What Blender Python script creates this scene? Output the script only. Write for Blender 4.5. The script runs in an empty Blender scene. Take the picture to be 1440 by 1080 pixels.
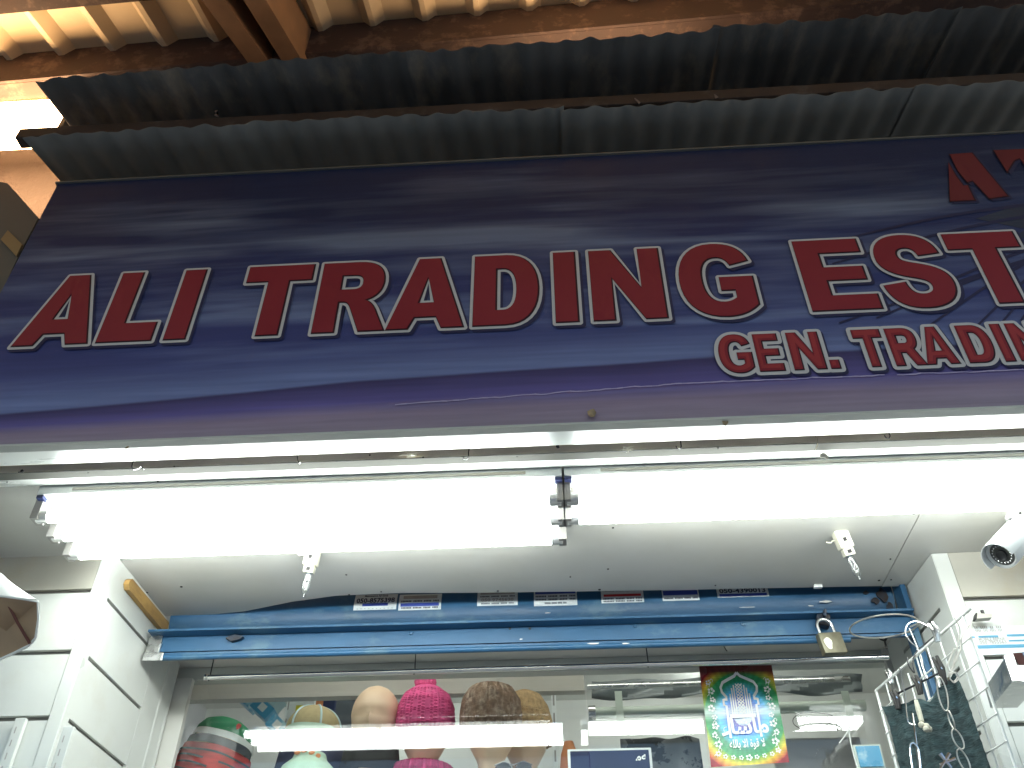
import bpy, bmesh, math, random
from mathutils import Vector, Matrix, noise
from mathutils.geometry import tessellate_polygon
random.seed(7)
R = math.radians
C = bpy.context.scene.collection
sc = bpy.context.scene

# ------------------------------------------------------------------ camera
EYE = 1.5
PITCH, YAW, FPX = R(40.3), R(3.6), 1261.0
cd = bpy.data.cameras.new('camera'); cam = bpy.data.objects.new('camera', cd); C.objects.link(cam)
cam.location = (0, 0, EYE); cam.rotation_euler = (R(90) + PITCH, 0, YAW)
cd.sensor_width = 36; cd.lens = FPX / 1440 * 36; cd.clip_start = .05; cd.clip_end = 500
sc.camera = cam
# ------------------------------------------------------------------ world, sun, exposure
SUN_EL, SUN_ROT = R(20), R(20)
w = bpy.data.worlds.new('World'); sc.world = w; w.use_nodes = True
nt = w.node_tree; bg = nt.nodes['Background']
sky = nt.nodes.new('ShaderNodeTexSky'); sky.sky_type = 'NISHITA'; sky.sun_disc = False
sky.sun_elevation = SUN_EL; sky.sun_rotation = SUN_ROT
nt.links.new(sky.outputs[0], bg.inputs[0]); bg.inputs[1].default_value = .15
sl = bpy.data.lights.new('sun', 'SUN'); sl.energy = .5; sl.angle = R(.5); sl.color = (1, .93, .82)
so = bpy.data.objects.new('sun', sl); C.objects.link(so)
sd = Vector((math.sin(SUN_ROT) * math.cos(SUN_EL), math.cos(SUN_ROT) * math.cos(SUN_EL), math.sin(SUN_EL)))
so.rotation_euler = sd.to_track_quat('Z', 'Y').to_euler(); so.location = (3, 8, 12)
sc.view_settings.view_transform = 'Standard'; sc.view_settings.look = 'None'
sc.view_settings.exposure = 1.0; sc.view_settings.gamma = 1; sc.view_settings.use_curve_mapping = False
sc.cycles.max_bounces = 8; sc.cycles.transparent_max_bounces = 16

# ------------------------------------------------------------------ helpers
FW = Vector((-math.sin(YAW) * math.cos(PITCH), math.cos(YAW) * math.cos(PITCH), math.sin(PITCH)))
RT = Vector((math.cos(YAW), math.sin(YAW), 0))
UP = Vector((math.sin(YAW) * math.sin(PITCH), -math.cos(YAW) * math.sin(PITCH), math.cos(PITCH)))
def at(px, py, X=None, Y=None, Z=None):
    """point of the place seen at a pixel of the 1440x1080 photograph, on a plane of known depth / height above the eye"""
    d = FW + RT * ((px - 720) / FPX) + UP * ((540 - py) / FPX)
    t = Y / d.y if Y is not None else (Z / d.z if Z is not None else X / d.x)
    p = d * t
    return Vector((p.x, p.y, p.z + EYE))
def W(x, y, z): return Vector((x, y, z + EYE))

def tag(o, label=None, cat=None, group=None, kind=None):
    if label: o['label'] = label
    if cat: o['category'] = cat
    if group: o['group'] = group
    if kind: o['kind'] = kind
    return o
def thing(name, label, cat, loc=(0, 0, 0), group=None, kind=None):
    o = bpy.data.objects.new(name, None); C.objects.link(o); o.location = loc; o.empty_display_size = .05
    return tag(o, label, cat, group, kind)

class MB:
    def __init__(s): s.v = []; s.f = []; s.mi = []; s.m = 0; s.marks = []
    def add(s, vs, fs):
        b = len(s.v); s.marks.append((b, len(s.f))); s.v += [Vector(v) for v in vs]; s.f += [tuple(b + i for i in f) for f in fs]; s.mi += [s.m] * len(fs)
        return s
    def box(s, x0, x1, y0, y1, z0, z1, mtx=None):
        vs = [Vector((x, y, z)) for x in (x0, x1) for y in (y0, y1) for z in (z0, z1)]
        if mtx: vs = [mtx @ v for v in vs]
        return s.add(vs, [(0, 1, 3, 2), (4, 6, 7, 5), (0, 4, 5, 1), (2, 3, 7, 6), (0, 2, 6, 4), (1, 5, 7, 3)])
    def bev(s, x0, x1, y0, y1, z0, z1, b=.002, mtx=None):
        bm = bmesh.new(); bmesh.ops.create_cube(bm, size=1)
        for v in bm.verts:
            v.co = Vector(((x0 + x1) / 2 + v.co.x * (x1 - x0), (y0 + y1) / 2 + v.co.y * (y1 - y0), (z0 + z1) / 2 + v.co.z * (z1 - z0)))
        bmesh.ops.bevel(bm, geom=bm.edges[:], offset=b, segments=2, affect='EDGES', profile=.6)
        return s.frombm(bm, mtx)
    def frombm(s, bm, mtx=None):
        bm.verts.index_update()
        vs = [(mtx @ v.co) if mtx else v.co.copy() for v in bm.verts]
        fs = [tuple(v.index for v in f.verts) for f in bm.faces]; bm.free()
        return s.add(vs, fs)
    def tube(s, pts, r, n=8, closed=False, cap=True):
        pts = [Vector(p) for p in pts]; N = len(pts); rs = r if isinstance(r, (list, tuple)) else [r] * N
        rings = []; prev = None
        for i, p in enumerate(pts):
            if closed: t = pts[(i + 1) % N] - pts[i - 1]
            else: t = pts[min(i + 1, N - 1)] - pts[max(i - 1, 0)]
            if t.length < 1e-9: t = Vector((0, 0, 1))
            t.normalize()
            if prev is None:
                a = Vector((0, 0, 1)) if abs(t.z) < .9 else Vector((1, 0, 0))
                u = t.cross(a).normalized()
            else:
                u = (prev - t * prev.dot(t))
                u = u.normalized() if u.length > 1e-6 else t.orthogonal().normalized()
            prev = u; vv = t.cross(u)
            rings.append([p + (u * math.cos(2 * math.pi * k / n) + vv * math.sin(2 * math.pi * k / n)) * rs[i] for k in range(n)])
        vs = [q for rg in rings for q in rg]; fs = []
        for i in range(N if closed else N - 1):
            j = (i + 1) % N
            for k in range(n): fs.append((i * n + k, i * n + (k + 1) % n, j * n + (k + 1) % n, j * n + k))
        if cap and not closed: fs += [tuple(range(n - 1, -1, -1)), tuple((N - 1) * n + k for k in range(n))]
        return s.add(vs, fs)
    def lathe(s, prof, n=32, mtx=None):
        vs = []; fs = []
        for r, z in prof:
            for k in range(n):
                a = 2 * math.pi * k / n; vs.append(Vector((r * math.cos(a), r * math.sin(a), z)))
        for i in range(len(prof) - 1):
            for k in range(n): fs.append((i * n + k, i * n + (k + 1) % n, (i + 1) * n + (k + 1) % n, (i + 1) * n + k))
        fs += [tuple(range(n - 1, -1, -1)), tuple((len(prof) - 1) * n + k for k in range(n))]
        if mtx: vs = [mtx @ v for v in vs]
        return s.add(vs, fs)
    def extr(s, prof, x0, x1):
        """closed (y,z) profile extruded along x"""
        n = len(prof)
        vs = [Vector((x0, y, z)) for y, z in prof] + [Vector((x1, y, z)) for y, z in prof]
        fs = [(i, (i + 1) % n, n + (i + 1) % n, n + i) for i in range(n)]
        tri = tessellate_polygon([[Vector((y, z, 0)) for y, z in prof]])
        fs += [tuple(t) for t in tri] + [tuple(n + i for i in t[::-1]) for t in tri]
        return s.add(vs, fs)
    def prism(s, pts, d):
        """closed polygon of 3D points thickened by vector d"""
        n = len(pts); pts = [Vector(p) for p in pts]; d = Vector(d)
        return s.add(pts + [p + d for p in pts], [tuple(range(n)), tuple(range(2 * n - 1, n - 1, -1))] + [(i, (i + 1) % n, n + (i + 1) % n, n + i) for i in range(n)])
    def build_each(s, name, mats, parent=None, smooth=False, recalc=True):
        mk = s.marks + [(len(s.v), len(s.f))]; out = []
        for (v0, f0), (v1, f1) in zip(mk, mk[1:]):
            q = MB(); q.v = s.v[v0:v1]; q.f = [tuple(i - v0 for i in f) for f in s.f[f0:f1]]; q.mi = s.mi[f0:f1]; out.append(q.build(name, mats, parent, smooth, recalc))
        return out
    def build(s, name, mats, parent=None, smooth=False, recalc=True):
        me = bpy.data.meshes.new(name); me.from_pydata([tuple(v) for v in s.v], [], s.f)
        if not isinstance(mats, (list, tuple)): mats = [mats]
        for m in mats: me.materials.append(m)
        me.polygons.foreach_set('material_index', s.mi)
        if recalc:
            bm = bmesh.new(); bm.from_mesh(me); bmesh.ops.recalc_face_normals(bm, faces=bm.faces); bm.to_mesh(me); bm.free()
        if smooth:
            me.polygons.foreach_set('use_smooth', [True] * len(me.polygons))
            me.set_sharp_from_angle(angle=R(38))
        me.update()
        o = bpy.data.objects.new(name, me); C.objects.link(o)
        if parent is not None:
            o.parent = parent; o.matrix_parent_inverse = Matrix.Translation(-Vector(parent.location))
        return o

def mat(name, col, rough=.5, metal=0, var=.12, vscale=6, bump=0, bscale=60, stretch=(1, 1, 1), col2=None, c2amt=.5, c2scale=3, c2sharp=.08, coat=0, attr=None, spec=None):
    m = bpy.data.materials.new(name); m.use_nodes = True; t = m.node_tree; b = t.nodes['Principled BSDF']
    L = t.links.new
    b.inputs['Roughness'].default_value = rough; b.inputs['Metallic'].default_value = metal
    if coat: b.inputs['Coat Weight'].default_value = coat
    if spec is not None: b.inputs['Specular IOR Level'].default_value = spec
    g = t.nodes.new('ShaderNodeNewGeometry')
    mp = t.nodes.new('ShaderNodeMapping'); mp.inputs['Scale'].default_value = stretch; L(g.outputs['Position'], mp.inputs[0])
    n = t.nodes.new('ShaderNodeTexNoise'); n.inputs['Scale'].default_value = vscale; n.inputs['Detail'].default_value = 7; L(mp.outputs[0], n.inputs[0])
    base = None
    if attr:
        a = t.nodes.new('ShaderNodeVertexColor'); a.layer_name = attr; base = a.outputs[0]
    if col2 is not None:
        n2 = t.nodes.new('ShaderNodeTexNoise'); n2.inputs['Scale'].default_value = c2scale; n2.inputs['Detail'].default_value = 9; n2.inputs['Roughness'].default_value = .65
        L(mp.outputs[0], n2.inputs[0])
        r = t.nodes.new('ShaderNodeMapRange'); r.inputs[1].default_value = 1 - c2amt - c2sharp; r.inputs[2].default_value = 1 - c2amt + c2sharp
        L(n2.outputs[0], r.inputs[0])
        mx = t.nodes.new('ShaderNodeMix'); mx.data_type = 'RGBA'; L(r.outputs[0], mx.inputs[0])
        mx.inputs[6].default_value = (*col, 1); mx.inputs[7].default_value = (*col2, 1)
        if base: L(base, mx.inputs[6])
        base = mx.outputs[2]
    hs = t.nodes.new('ShaderNodeHueSaturation')
    if base: L(base, hs.inputs['Color'])
    else: hs.inputs['Color'].default_value = (*col, 1)
    mr = t.nodes.new('ShaderNodeMapRange'); mr.inputs[1].default_value = .25; mr.inputs[2].default_value = .75
    mr.inputs[3].default_value = 1 - var; mr.inputs[4].default_value = 1 + var
    L(n.outputs[0], mr.inputs[0]); L(mr.outputs[0], hs.inputs['Value']); L(hs.outputs[0], b.inputs['Base Color'])
    rr = t.nodes.new('ShaderNodeMapRange'); rr.inputs[1].default_value = .3; rr.inputs[2].default_value = .7
    rr.inputs[3].default_value = max(0, rough - .08); rr.inputs[4].default_value = min(1, rough + .1)
    L(n.outputs[0], rr.inputs[0]); L(rr.outputs[0], b.inputs['Roughness'])
    if bump:
        nb = t.nodes.new('ShaderNodeTexNoise'); nb.inputs['Scale'].default_value = bscale; nb.inputs['Detail'].default_value = 4; L(mp.outputs[0], nb.inputs[0])
        bp = t.nodes.new('ShaderNodeBump'); bp.inputs['Strength'].default_value = 1; bp.inputs['Distance'].default_value = bump
        L(nb.outputs[0], bp.inputs['Height']); L(bp.outputs[0], b.inputs['Normal'])
    return m
def emit(name, col, s):
    m = bpy.data.materials.new(name); m.use_nodes = True; t = m.node_tree; t.nodes.clear()
    e = t.nodes.new('ShaderNodeEmission'); e.inputs[0].default_value = (*col, 1); e.inputs[1].default_value = s
    o = t.nodes.new('ShaderNodeOutputMaterial'); t.links.new(e.outputs[0], o.inputs[0]); return m
def glassmat(name, tint=(1, 1, 1), refl=1.0, rough=0.0, base=.055):
    """window pane: lets light through, mirrors by Schlick's law"""
    m = bpy.data.materials.new(name); m.use_nodes = True; t = m.node_tree; t.nodes.clear(); L = t.links.new
    o = t.nodes.new('ShaderNodeOutputMaterial'); mx = t.nodes.new('ShaderNodeMixShader')
    tr = t.nodes.new('ShaderNodeBsdfTransparent'); tr.inputs[0].default_value = (*tint, 1)
    if refl == 0: L(tr.outputs[0], o.inputs[0]); return m
    gl = t.nodes.new('ShaderNodeBsdfGlossy'); gl.inputs['Roughness'].default_value = rough
    lw = t.nodes.new('ShaderNodeLayerWeight'); lw.inputs[0].default_value = .5
    pw = t.nodes.new('ShaderNodeMath'); pw.operation = 'POWER'; pw.inputs[1].default_value = 4.5; L(lw.outputs['Facing'], pw.inputs[0])
    ma = t.nodes.new('ShaderNodeMath'); ma.operation = 'MULTIPLY_ADD'; ma.inputs[1].default_value = .9 * refl; ma.inputs[2].default_value = base * refl; L(pw.outputs[0], ma.inputs[0])
    L(ma.outputs[0], mx.inputs[0]); L(tr.outputs[0], mx.inputs[1]); L(gl.outputs[0], mx.inputs[2]); L(mx.outputs[0], o.inputs[0]); return m

M = {}
M['soffit'] = mat('soffit_paint', (.54, .53, .49), .45, var=.05, vscale=4, col2=(.5, .48, .41), c2amt=.42, c2scale=2.2, c2sharp=.15)
M['trim_alu'] = mat('white_aluminium', (.66, .68, .64), .3, 0, var=.06, vscale=8, stretch=(.3, 1, 1), spec=.8)
M['plank'] = mat('cream_plank', (.6, .54, .42), .5, var=.15, vscale=7, stretch=(.3, 1, 1), col2=(.45, .38, .27), c2amt=.4, c2scale=4)
M['plankdark'] = mat('dirty_brown_cream_timber', (.66, .60, .46), .75, var=.2, vscale=7, stretch=(.3, 1, 1), col2=(.5, .43, .31), c2amt=.42, c2scale=5, spec=.1)
M['undershade'] = mat('shade_grey_strip', (.12, .12, .105), .7, var=.2, vscale=9, stretch=(.3, 1, 1), spec=.15)  # shade under the plank put into a dark grey colour
M['recess'] = mat('brown_recess_shade', (.05, .04, .028), .9, var=.2, spec=.05)  # shadow of the recess put into its dark brown
M['greyplank'] = mat('grey_plank', (.45, .46, .42), .5, var=.12, vscale=7, stretch=(.3, 1, 1))
M['slat'] = mat('slatwall_laminate', (.58, .59, .55), .35, var=.05, vscale=5, col2=(.52, .5, .43), c2amt=.36, c2scale=3.5, c2sharp=.12)
M['slatdirty'] = mat('slatwall_dirty', (.42, .40, .34), .45, var=.12, vscale=6, col2=(.42, .37, .28), c2amt=.4, c2scale=7, c2sharp=.1)
M['groove'] = mat('groove_shadow_gap', (.16, .155, .14), .7, var=.2)
M['blue'] = mat('blue_shutter_paint', (.022, .095, .195), .42, .0, var=.18, vscale=9, stretch=(.5, 1, 1), col2=(.065, .145, .22), c2amt=.42, c2scale=14, c2sharp=.05, bump=.0006, bscale=25)
M['bluedark'] = mat('blue_grease', (.012, .03, .06), .5, var=.4, vscale=30, col2=(.03, .02, .015), c2amt=.5, c2scale=25)
M['chip'] = mat('chipped_paint', (.7, .7, .66), .5)
M['steel'] = mat('steel', (.55, .55, .54), .25, 1, var=.15, vscale=30)
M['chrome'] = mat('chrome', (.75, .75, .74), .12, 1, var=.06, vscale=20)
M['dullchrome'] = mat('dark_reflection_steel', (.32, .32, .31), .16, 1, var=.3, vscale=40, col2=(.5, .49, .45), c2amt=.4, c2scale=22)  # dark reflected clutter put into the steel colour
M['wire'] = mat('galvanised_wire', (.5, .48, .44), .35, .9, var=.2, vscale=40)
M['whitewire'] = mat('white_coated_wire', (.75, .76, .72), .35, var=.06)
M['iron'] = mat('dark_iron', (.035, .032, .03), .55, .3, var=.4, vscale=30)
M['rust'] = mat('rusted_red_oxide_steel', (.070, .042, .032), .75, 0, var=.3, vscale=8, col2=(.15, .095, .065), c2amt=.42, c2scale=14, c2sharp=.06, bump=.001, bscale=90)
M['rustdark'] = mat('dark_brown_steel', (.055, .035, .025), .7, 0, var=.35, vscale=10, col2=(.11, .09, .07), c2amt=.38, c2scale=9)
M['rafter'] = mat('brown_painted_rafter', (.33, .19, .10), .65, var=.2, vscale=12, bump=.0006, bscale=80)
M['roof'] = mat('cream_roof_sheet', (.72, .58, .38), .45, var=.12, vscale=2.5, col2=(.58, .45, .28), c2amt=.36, c2scale=3, c2sharp=.2)
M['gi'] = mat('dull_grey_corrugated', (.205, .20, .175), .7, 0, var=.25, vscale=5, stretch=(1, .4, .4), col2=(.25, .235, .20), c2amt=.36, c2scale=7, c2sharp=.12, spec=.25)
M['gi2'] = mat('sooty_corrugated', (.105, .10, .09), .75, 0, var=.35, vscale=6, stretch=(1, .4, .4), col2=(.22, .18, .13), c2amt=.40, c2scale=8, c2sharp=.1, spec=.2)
M['plaster'] = mat('stippled_plaster', (.21, .155, .125), .8, var=.1, vscale=14, bump=.006, bscale=55)
M['graymetal'] = mat('grey_box_metal', (.1, .1, .09), .5, var=.2)
M['ochre'] = mat('ochre_panel', (.3, .2, .09), .6)
M['ceramic'] = mat('cream_ceramic', (.75, .72, .58), .3, var=.05)
M['brass'] = mat('worn_brass', (.17, .155, .105), .42, .55, var=.2, vscale=60)
M['wood'] = mat('yellow_brown_wood', (.42, .25, .075), .55, var=.25, vscale=9, stretch=(1, .3, 1), col2=(.22, .12, .05), c2amt=.4, c2scale=14)
M['black'] = mat('black_plastic', (.02, .02, .022), .35)
M['white'] = mat('white_plastic', (.82, .83, .8), .3, var=.03)
M['paper'] = mat('sticker_paper', (.66, .70, .70), .45, var=.07, vscale=60)
M['ink'] = mat('dark_ink', (.02, .025, .06), .5)
M['inkblue'] = mat('blue_ink', (.03, .06, .32), .5)
M['inkred'] = mat('red_ink', (.5, .03, .03), .5)
M['inkcyan'] = mat('cyan_ink', (.08, .26, .38), .5)
M['tubeglass'] = emit('lit_fluorescent_tube', (.93, 1.0, .98), 15)
M['display'] = emit('added_fill_tube', (.97, 1.0, .95), 8.5)  # glow of the unseen tubes added to brighten the mannequin heads
M['tubeend'] = mat('tube_end_cap', (.7, .7, .68), .3, .6)
M['tubeblue'] = mat('blue_tube_print', (.06, .25, .6), .4)
M['fixture'] = mat('white_batten_enamel', (.72, .74, .7), .35, var=.05)
M['holder'] = mat('lampholder_grey', (.36, .34, .31), .5, var=.15, vscale=40)
M['holderblue'] = mat('lampholder_navy', (.03, .04, .12), .5)
M['flood'] = emit('lit_flood_face', (1.0, .64, .34), 18)
M['flood2'] = emit('lit_flood_face_dim', (1.0, .66, .38), 15)
M['skin'] = mat('mannequin_beige', (.72, .53, .37), .45, var=.04)
M['pink'] = mat('pink_knit', (.68, .10, .27), .85, var=.2, vscale=50)
M['fur'] = mat('brown_fur', (.24, .16, .11), .95, var=.45, vscale=60, bump=.006, bscale=120, col2=(.33, .26, .2), c2amt=.45, c2scale=30)
M['tanknit'] = mat('tan_knit', (.52, .36, .19), .9, var=.25, vscale=70, bump=.003, bscale=150)
M['olive'] = mat('olive_fabric', (.42, .35, .19), .85, var=.15, vscale=60, bump=.0006, bscale=400)
M['paleb'] = mat('pale_blue_piping', (.45, .6, .62), .8)
M['navy'] = mat('navy_cloth', (.02, .03, .09), .85, var=.2)
M['mint'] = mat('pale_green_cloth', (.5, .68, .55), .85, var=.1, vscale=30)
M['orange'] = mat('orange_print', (.6, .22, .08), .8)
M['green'] = mat('green_cloth', (.03, .22, .1), .8, var=.15)
M['whitecloth'] = mat('white_cloth', (.7, .75, .74), .8, var=.06)
M['greycloth'] = mat('charcoal_cloth', (.06, .07, .08), .8)
M['redcloth'] = mat('red_cloth', (.45, .05, .05), .8, var=.25, vscale=25, stretch=(1, 1, 4))
M['blackcloth'] = mat('black_cloth', (.012, .012, .015), .9)
M['teal'] = mat('teal_crinkle_cotton', (.022, .042, .044), .9, var=.35, vscale=60, stretch=(.7, .7, 2), bump=.002, bscale=160, col2=(.036, .064, .066), c2amt=.45, c2scale=90)
M['cord'] = mat('beige_cord', (.6, .57, .45), .8, var=.15, vscale=80)
M['interior'] = mat('shop_interior_wall', (.72, .72, .68), .6, var=.05)
M['interiorgrey'] = mat('shop_interior_grey', (.42, .42, .43), .5, var=.1, vscale=3)
M['boxblue'] = mat('blue_boxes', (.05, .3, .5), .3, var=.2, col2=(.4, .6, .65), c2amt=.44, c2scale=18)
M['yellow'] = mat('yellow_print', (.8, .7, .05), .4)
M['capwhite'] = mat('cap_white_mesh', (.75, .76, .72), .7, var=.08, vscale=80)
M['capbrown'] = mat('cap_brown_lining', (.38, .26, .16), .8, var=.15, vscale=12)
M['leather'] = mat('brown_leather', (.13, .04, .03), .5)
M['leaf'] = mat('dry_brown_scrap', (.3, .22, .13), .8, var=.4, vscale=50)
M['tape'] = mat('old_clear_tape', (.5, .48, .4), .3)
M['ground'] = mat('concrete_paving', (.46, .44, .41), .85, var=.15, vscale=2, bump=.003)
M['pane'] = glassmat('window_glass', (.97, .985, .975))
M['paneback'] = glassmat('glass_back', (.99, 1, .995), refl=0)
M['clear'] = glassmat('clear_bulb_glass', (.92, .93, .92), refl=2.2)

# ------------------------------------------------------------------ setting
g = MB(); g.box(-30, 30, -30, 30, -.2, 0)
tag(g.build('ground', M['ground']), kind='structure')
# stippled plaster wall of the building above and beside the shop
wl = MB(); wl.box(-6, 3.6, 2.62, 2.8, EYE + 1.80, 6.2); 
wall = wl.build('wall', M['plaster']); tag(wall, kind='structure')
wl = MB(); wl.box(-6, -1.62, 2.1, 2.62, 0, 6.2)
tag(wl.build('wall', M['plaster']), kind='structure')
wl = MB(); wl.box(1.62, 3.6, 2.5, 2.62, 0, EYE + 1.25)
tag(wl.build('wall', M['plaster']), kind='structure')

# ------------------------------------------------------------------ canopy roof
def zroof(x, y): return EYE + 3.435 + .065 * x + .404 * (y - 1.75)
roof = thing('canopy_roof', 'cream ribbed metal roof overhead, lit orange from a lamp', 'roof', (0, 1.5, EYE + 3.3))
def ribbed(x0, x1, y0, y1, name, dz=0):
    mb = MB(); pitch = .205; prof = []
    x = math.floor(x0 / pitch) * pitch + .12
    while x < x1:
        for dx, h in ((0, 0), (.035, -.045), (.055, -.045), (.09, 0)):
            prof.append((x + dx, h))
        x += pitch
    prof = [p for p in prof if x0 <= p[0] <= x1]
    ys = [y0 + (y1 - y0) * i / 6 for i in range(7)]
    vs = []; n = len(prof)
    for y in ys:
        for px_, h in prof: vs.append((px_, y, zroof(px_, y) + h + dz + .004 * math.sin(px_ * 3 + y)))
    fs = [(i * n + k, i * n + k + 1, (i + 1) * n + k + 1, (i + 1) * n + k) for i in range(6) for k in range(n - 1)]
    mb.add(vs, fs); o = mb.build(name, M['roof'], roof, recalc=False)
    s = o.modifiers.new('t', 'SOLIDIFY'); s.thickness = .002; s.offset = 1
    return o
ribbed(-4.4, -.93, -1.5, 3.3, 'roof_sheet'); ribbed(-1.2, 3.4, -1.5, 3.3, 'roof_sheet', .006)
def channel(name, a, b, wdt, hgt, matn, label, cat='beam', t=.008, group=None, flip=1):
    """steel channel between two points: web facing the viewer with two flanges"""
    a, b = Vector(a), Vector(b); d = (b - a).normalized(); side = d.cross(Vector((0, 0, 1))).normalized(); u = side.cross(d)
    mb = MB(); L_ = (b - a).length
    mt = Matrix((( d.x, side.x, u.x, a.x), (d.y, side.y, u.y, a.y), (d.z, side.z, u.z, a.z), (0, 0, 0, 1)))
    mb.bev(0, L_, 0, t, 0, hgt, .0015, mt); mb.bev(0, L_, -wdt * flip if flip > 0 else t, -.0005 if flip > 0 else t + wdt, hgt - t, hgt, .0015, mt); mb.bev(0, L_, -wdt * flip if flip > 0 else t, -.0005 if flip > 0 else t + wdt, 0, t, .0015, mt)
    o = mb.build(name, matn); return tag(o, label, cat, group)
# main purlin carrying the roof
channel('steel_beam', W(-4.4, 1.75, 2.95), W(3.4, 1.75, 3.44), .07, .2, M['rust'], 'long rust red steel channel under the cream roof, above the upper dark corrugated sheets', flip=1, t=.012)
mb = MB(); mb.add([], [])
a0, a1 = W(-4.4, 1.44, 2.96), W(-.95, 1.44, 3.185)
mb = MB(); mt = None
mb.prism([a0, a0 + Vector((0, .05, 0)), a0 + Vector((0, .05, .06)), a0 + Vector((0, 0, .06))], a1 - a0)
tag(mb.build('roof_purlin', M['rust']), 'thin brown purlin crossing the roof at the top left corner', 'purlin')
# pair of rafters running under the roof
def on_slope(px, py, z0, y0):
    """point under the roof on a plane parallel to it"""
    d = FW + RT * ((px - 720) / FPX) + UP * ((540 - py) / FPX); t = (z0 - .404 * y0) / (d.z - .404 * d.y)
    return Vector((d.x * t, d.y * t, d.z * t + EYE))
for i, (pa_, pb2, wd) in enumerate((((363, 88), (298, -2), .075), ((412, 88), (357, -2), .075))):
    p0, p1 = on_slope(*pa_, 3.10, 1.71), on_slope(*pb2, 3.10, 1.71)
    d = (p1 - p0).normalized(); q0 = p0 - d * .02; q1 = p1 + d * 2.2
    mb = MB(); s = Vector((wd, 0, 0)); h = Vector((0, 0, .235))
    mb.prism([q0 - s / 2, q0 + s / 2, q0 + s / 2 + h, q0 - s / 2 + h], q1 - q0)
    o = mb.build('roof_rafter', M['rafter'])
    tag(o, ('left rafter of the pair, its side in shadow, under the cream roof', 'right rafter of the pair, its side lit bright orange, under the cream roof')[i], 'rafter', 'rafters under the canopy roof')

# ------------------------------------------------------------------ lit flood lamps behind the upper awning
def flood(x, y, z, label, m='flood', wd=.62):
    t = thing('flood_lamp', label, 'lamp', (x, y, z + EYE), 'flood lamps behind the corrugated sheets')
    mb = MB(); mb.bev(x - wd / 2, x + wd / 2, y, y + .09, z + EYE, z + EYE + .2, .012); mb.build('lit_diffuser', M[m], t)
    mb = MB(); mb.bev(x - wd / 2, x + wd / 2, y + .0905, y + .10, z + EYE + .05, z + EYE + .206, .002); mb.build('added_back_plate', M['graymetal'], t)  # plate added to block the lamp's light towards the wall behind
    for s_ in (-1, 1):
        mb = MB(); xx = x + s_ * wd / 2; mb.bev(min(xx + s_ * .0005, xx + s_ * .02), max(xx + s_ * .0005, xx + s_ * .02), y - .006, y + .096, z + EYE - .006, z + EYE + .206, .004); mb.build('end_cap', M['graymetal'], t)
    mb = MB(); mb.box(x - .02, x + .02, y + .03, y + .036, z + EYE + .2005, z + EYE + (.235 if y < 1.9 else .3)); mb.build('bracket', M['iron'], t)
flood(-2.10, 1.80, 2.86, 'glaring warm flood lamp left of the upper dark corrugated sheets')
flood(.25, 1.80, 2.69, 'warm flood lamp glinting behind the right part of the corrugated sheets', 'flood2')

# ------------------------------------------------------------------ corrugated awnings
def corrugated(xa, xb, ynear, znear, depth, slope, pitch, amp, name, parent, material, sag=0, dz=0, tilt=0, dents=()):
    nx = int((xb - xa) / pitch * 10); ny = 6; vs = []; rnd = random.Random(int(xa * 100) + 5)
    ph = rnd.random() * 6
    for j in range(ny + 1):
        v = j / ny
        for i in range(nx + 1):
            x = xa + (xb - xa) * i / nx
            wv = amp * math.cos(2 * math.pi * x / pitch) + .004 * math.sin(x * 5 + ph) + .0035 * noise.noise(Vector((x * 9, v * 2, ph)))
            edge = .008 * noise.noise(Vector((x * 11, 3, ph))) + .004 * noise.noise(Vector((x * 40, 3, ph))) if j == 0 else 0
            dn = sum(a * math.exp(-((x - c) / s) ** 2) * (1 - v * .4) for c, s, a in dents)
            vs.append((x, ynear + depth * v - edge, EYE + znear + slope * depth * v + wv + dz + tilt * x + dn))
    n = nx + 1
    fs = [(j * n + i, j * n + i + 1, (j + 1) * n + i + 1, (j + 1) * n + i) for j in range(ny) for i in range(nx)]
    mb = MB().add(vs, fs); o = mb.build(name, material, parent, recalc=False)
    for p in o.data.polygons: p.use_smooth = True
    s = o.modifiers.new('t', 'SOLIDIFY'); s.thickness = .0016
    return o
lo = thing('corrugated_awning', 'lower row of dull grey corrugated sheets directly above the blue sign', 'awning', (0, 1.5, EYE + 2.2), 'rows of corrugated sheets')
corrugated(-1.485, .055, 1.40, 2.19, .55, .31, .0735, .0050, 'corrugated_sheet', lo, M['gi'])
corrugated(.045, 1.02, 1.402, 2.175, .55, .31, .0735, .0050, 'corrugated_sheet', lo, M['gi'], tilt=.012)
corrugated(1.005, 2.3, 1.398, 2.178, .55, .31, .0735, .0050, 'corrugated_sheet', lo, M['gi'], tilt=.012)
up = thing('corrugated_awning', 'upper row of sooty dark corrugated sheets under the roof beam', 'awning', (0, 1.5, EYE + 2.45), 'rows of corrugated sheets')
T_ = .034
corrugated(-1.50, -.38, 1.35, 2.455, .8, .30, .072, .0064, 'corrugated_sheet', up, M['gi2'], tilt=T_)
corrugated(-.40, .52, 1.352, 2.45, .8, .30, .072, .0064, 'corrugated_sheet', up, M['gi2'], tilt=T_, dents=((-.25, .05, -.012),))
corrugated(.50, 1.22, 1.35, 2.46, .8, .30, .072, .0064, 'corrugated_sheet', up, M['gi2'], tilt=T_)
corrugated(1.20, 2.3, 1.352, 2.452, .8, .30, .072, .0064, 'corrugated_sheet', up, M['gi2'], tilt=T_, dents=((1.27, .03, .02),))
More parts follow.
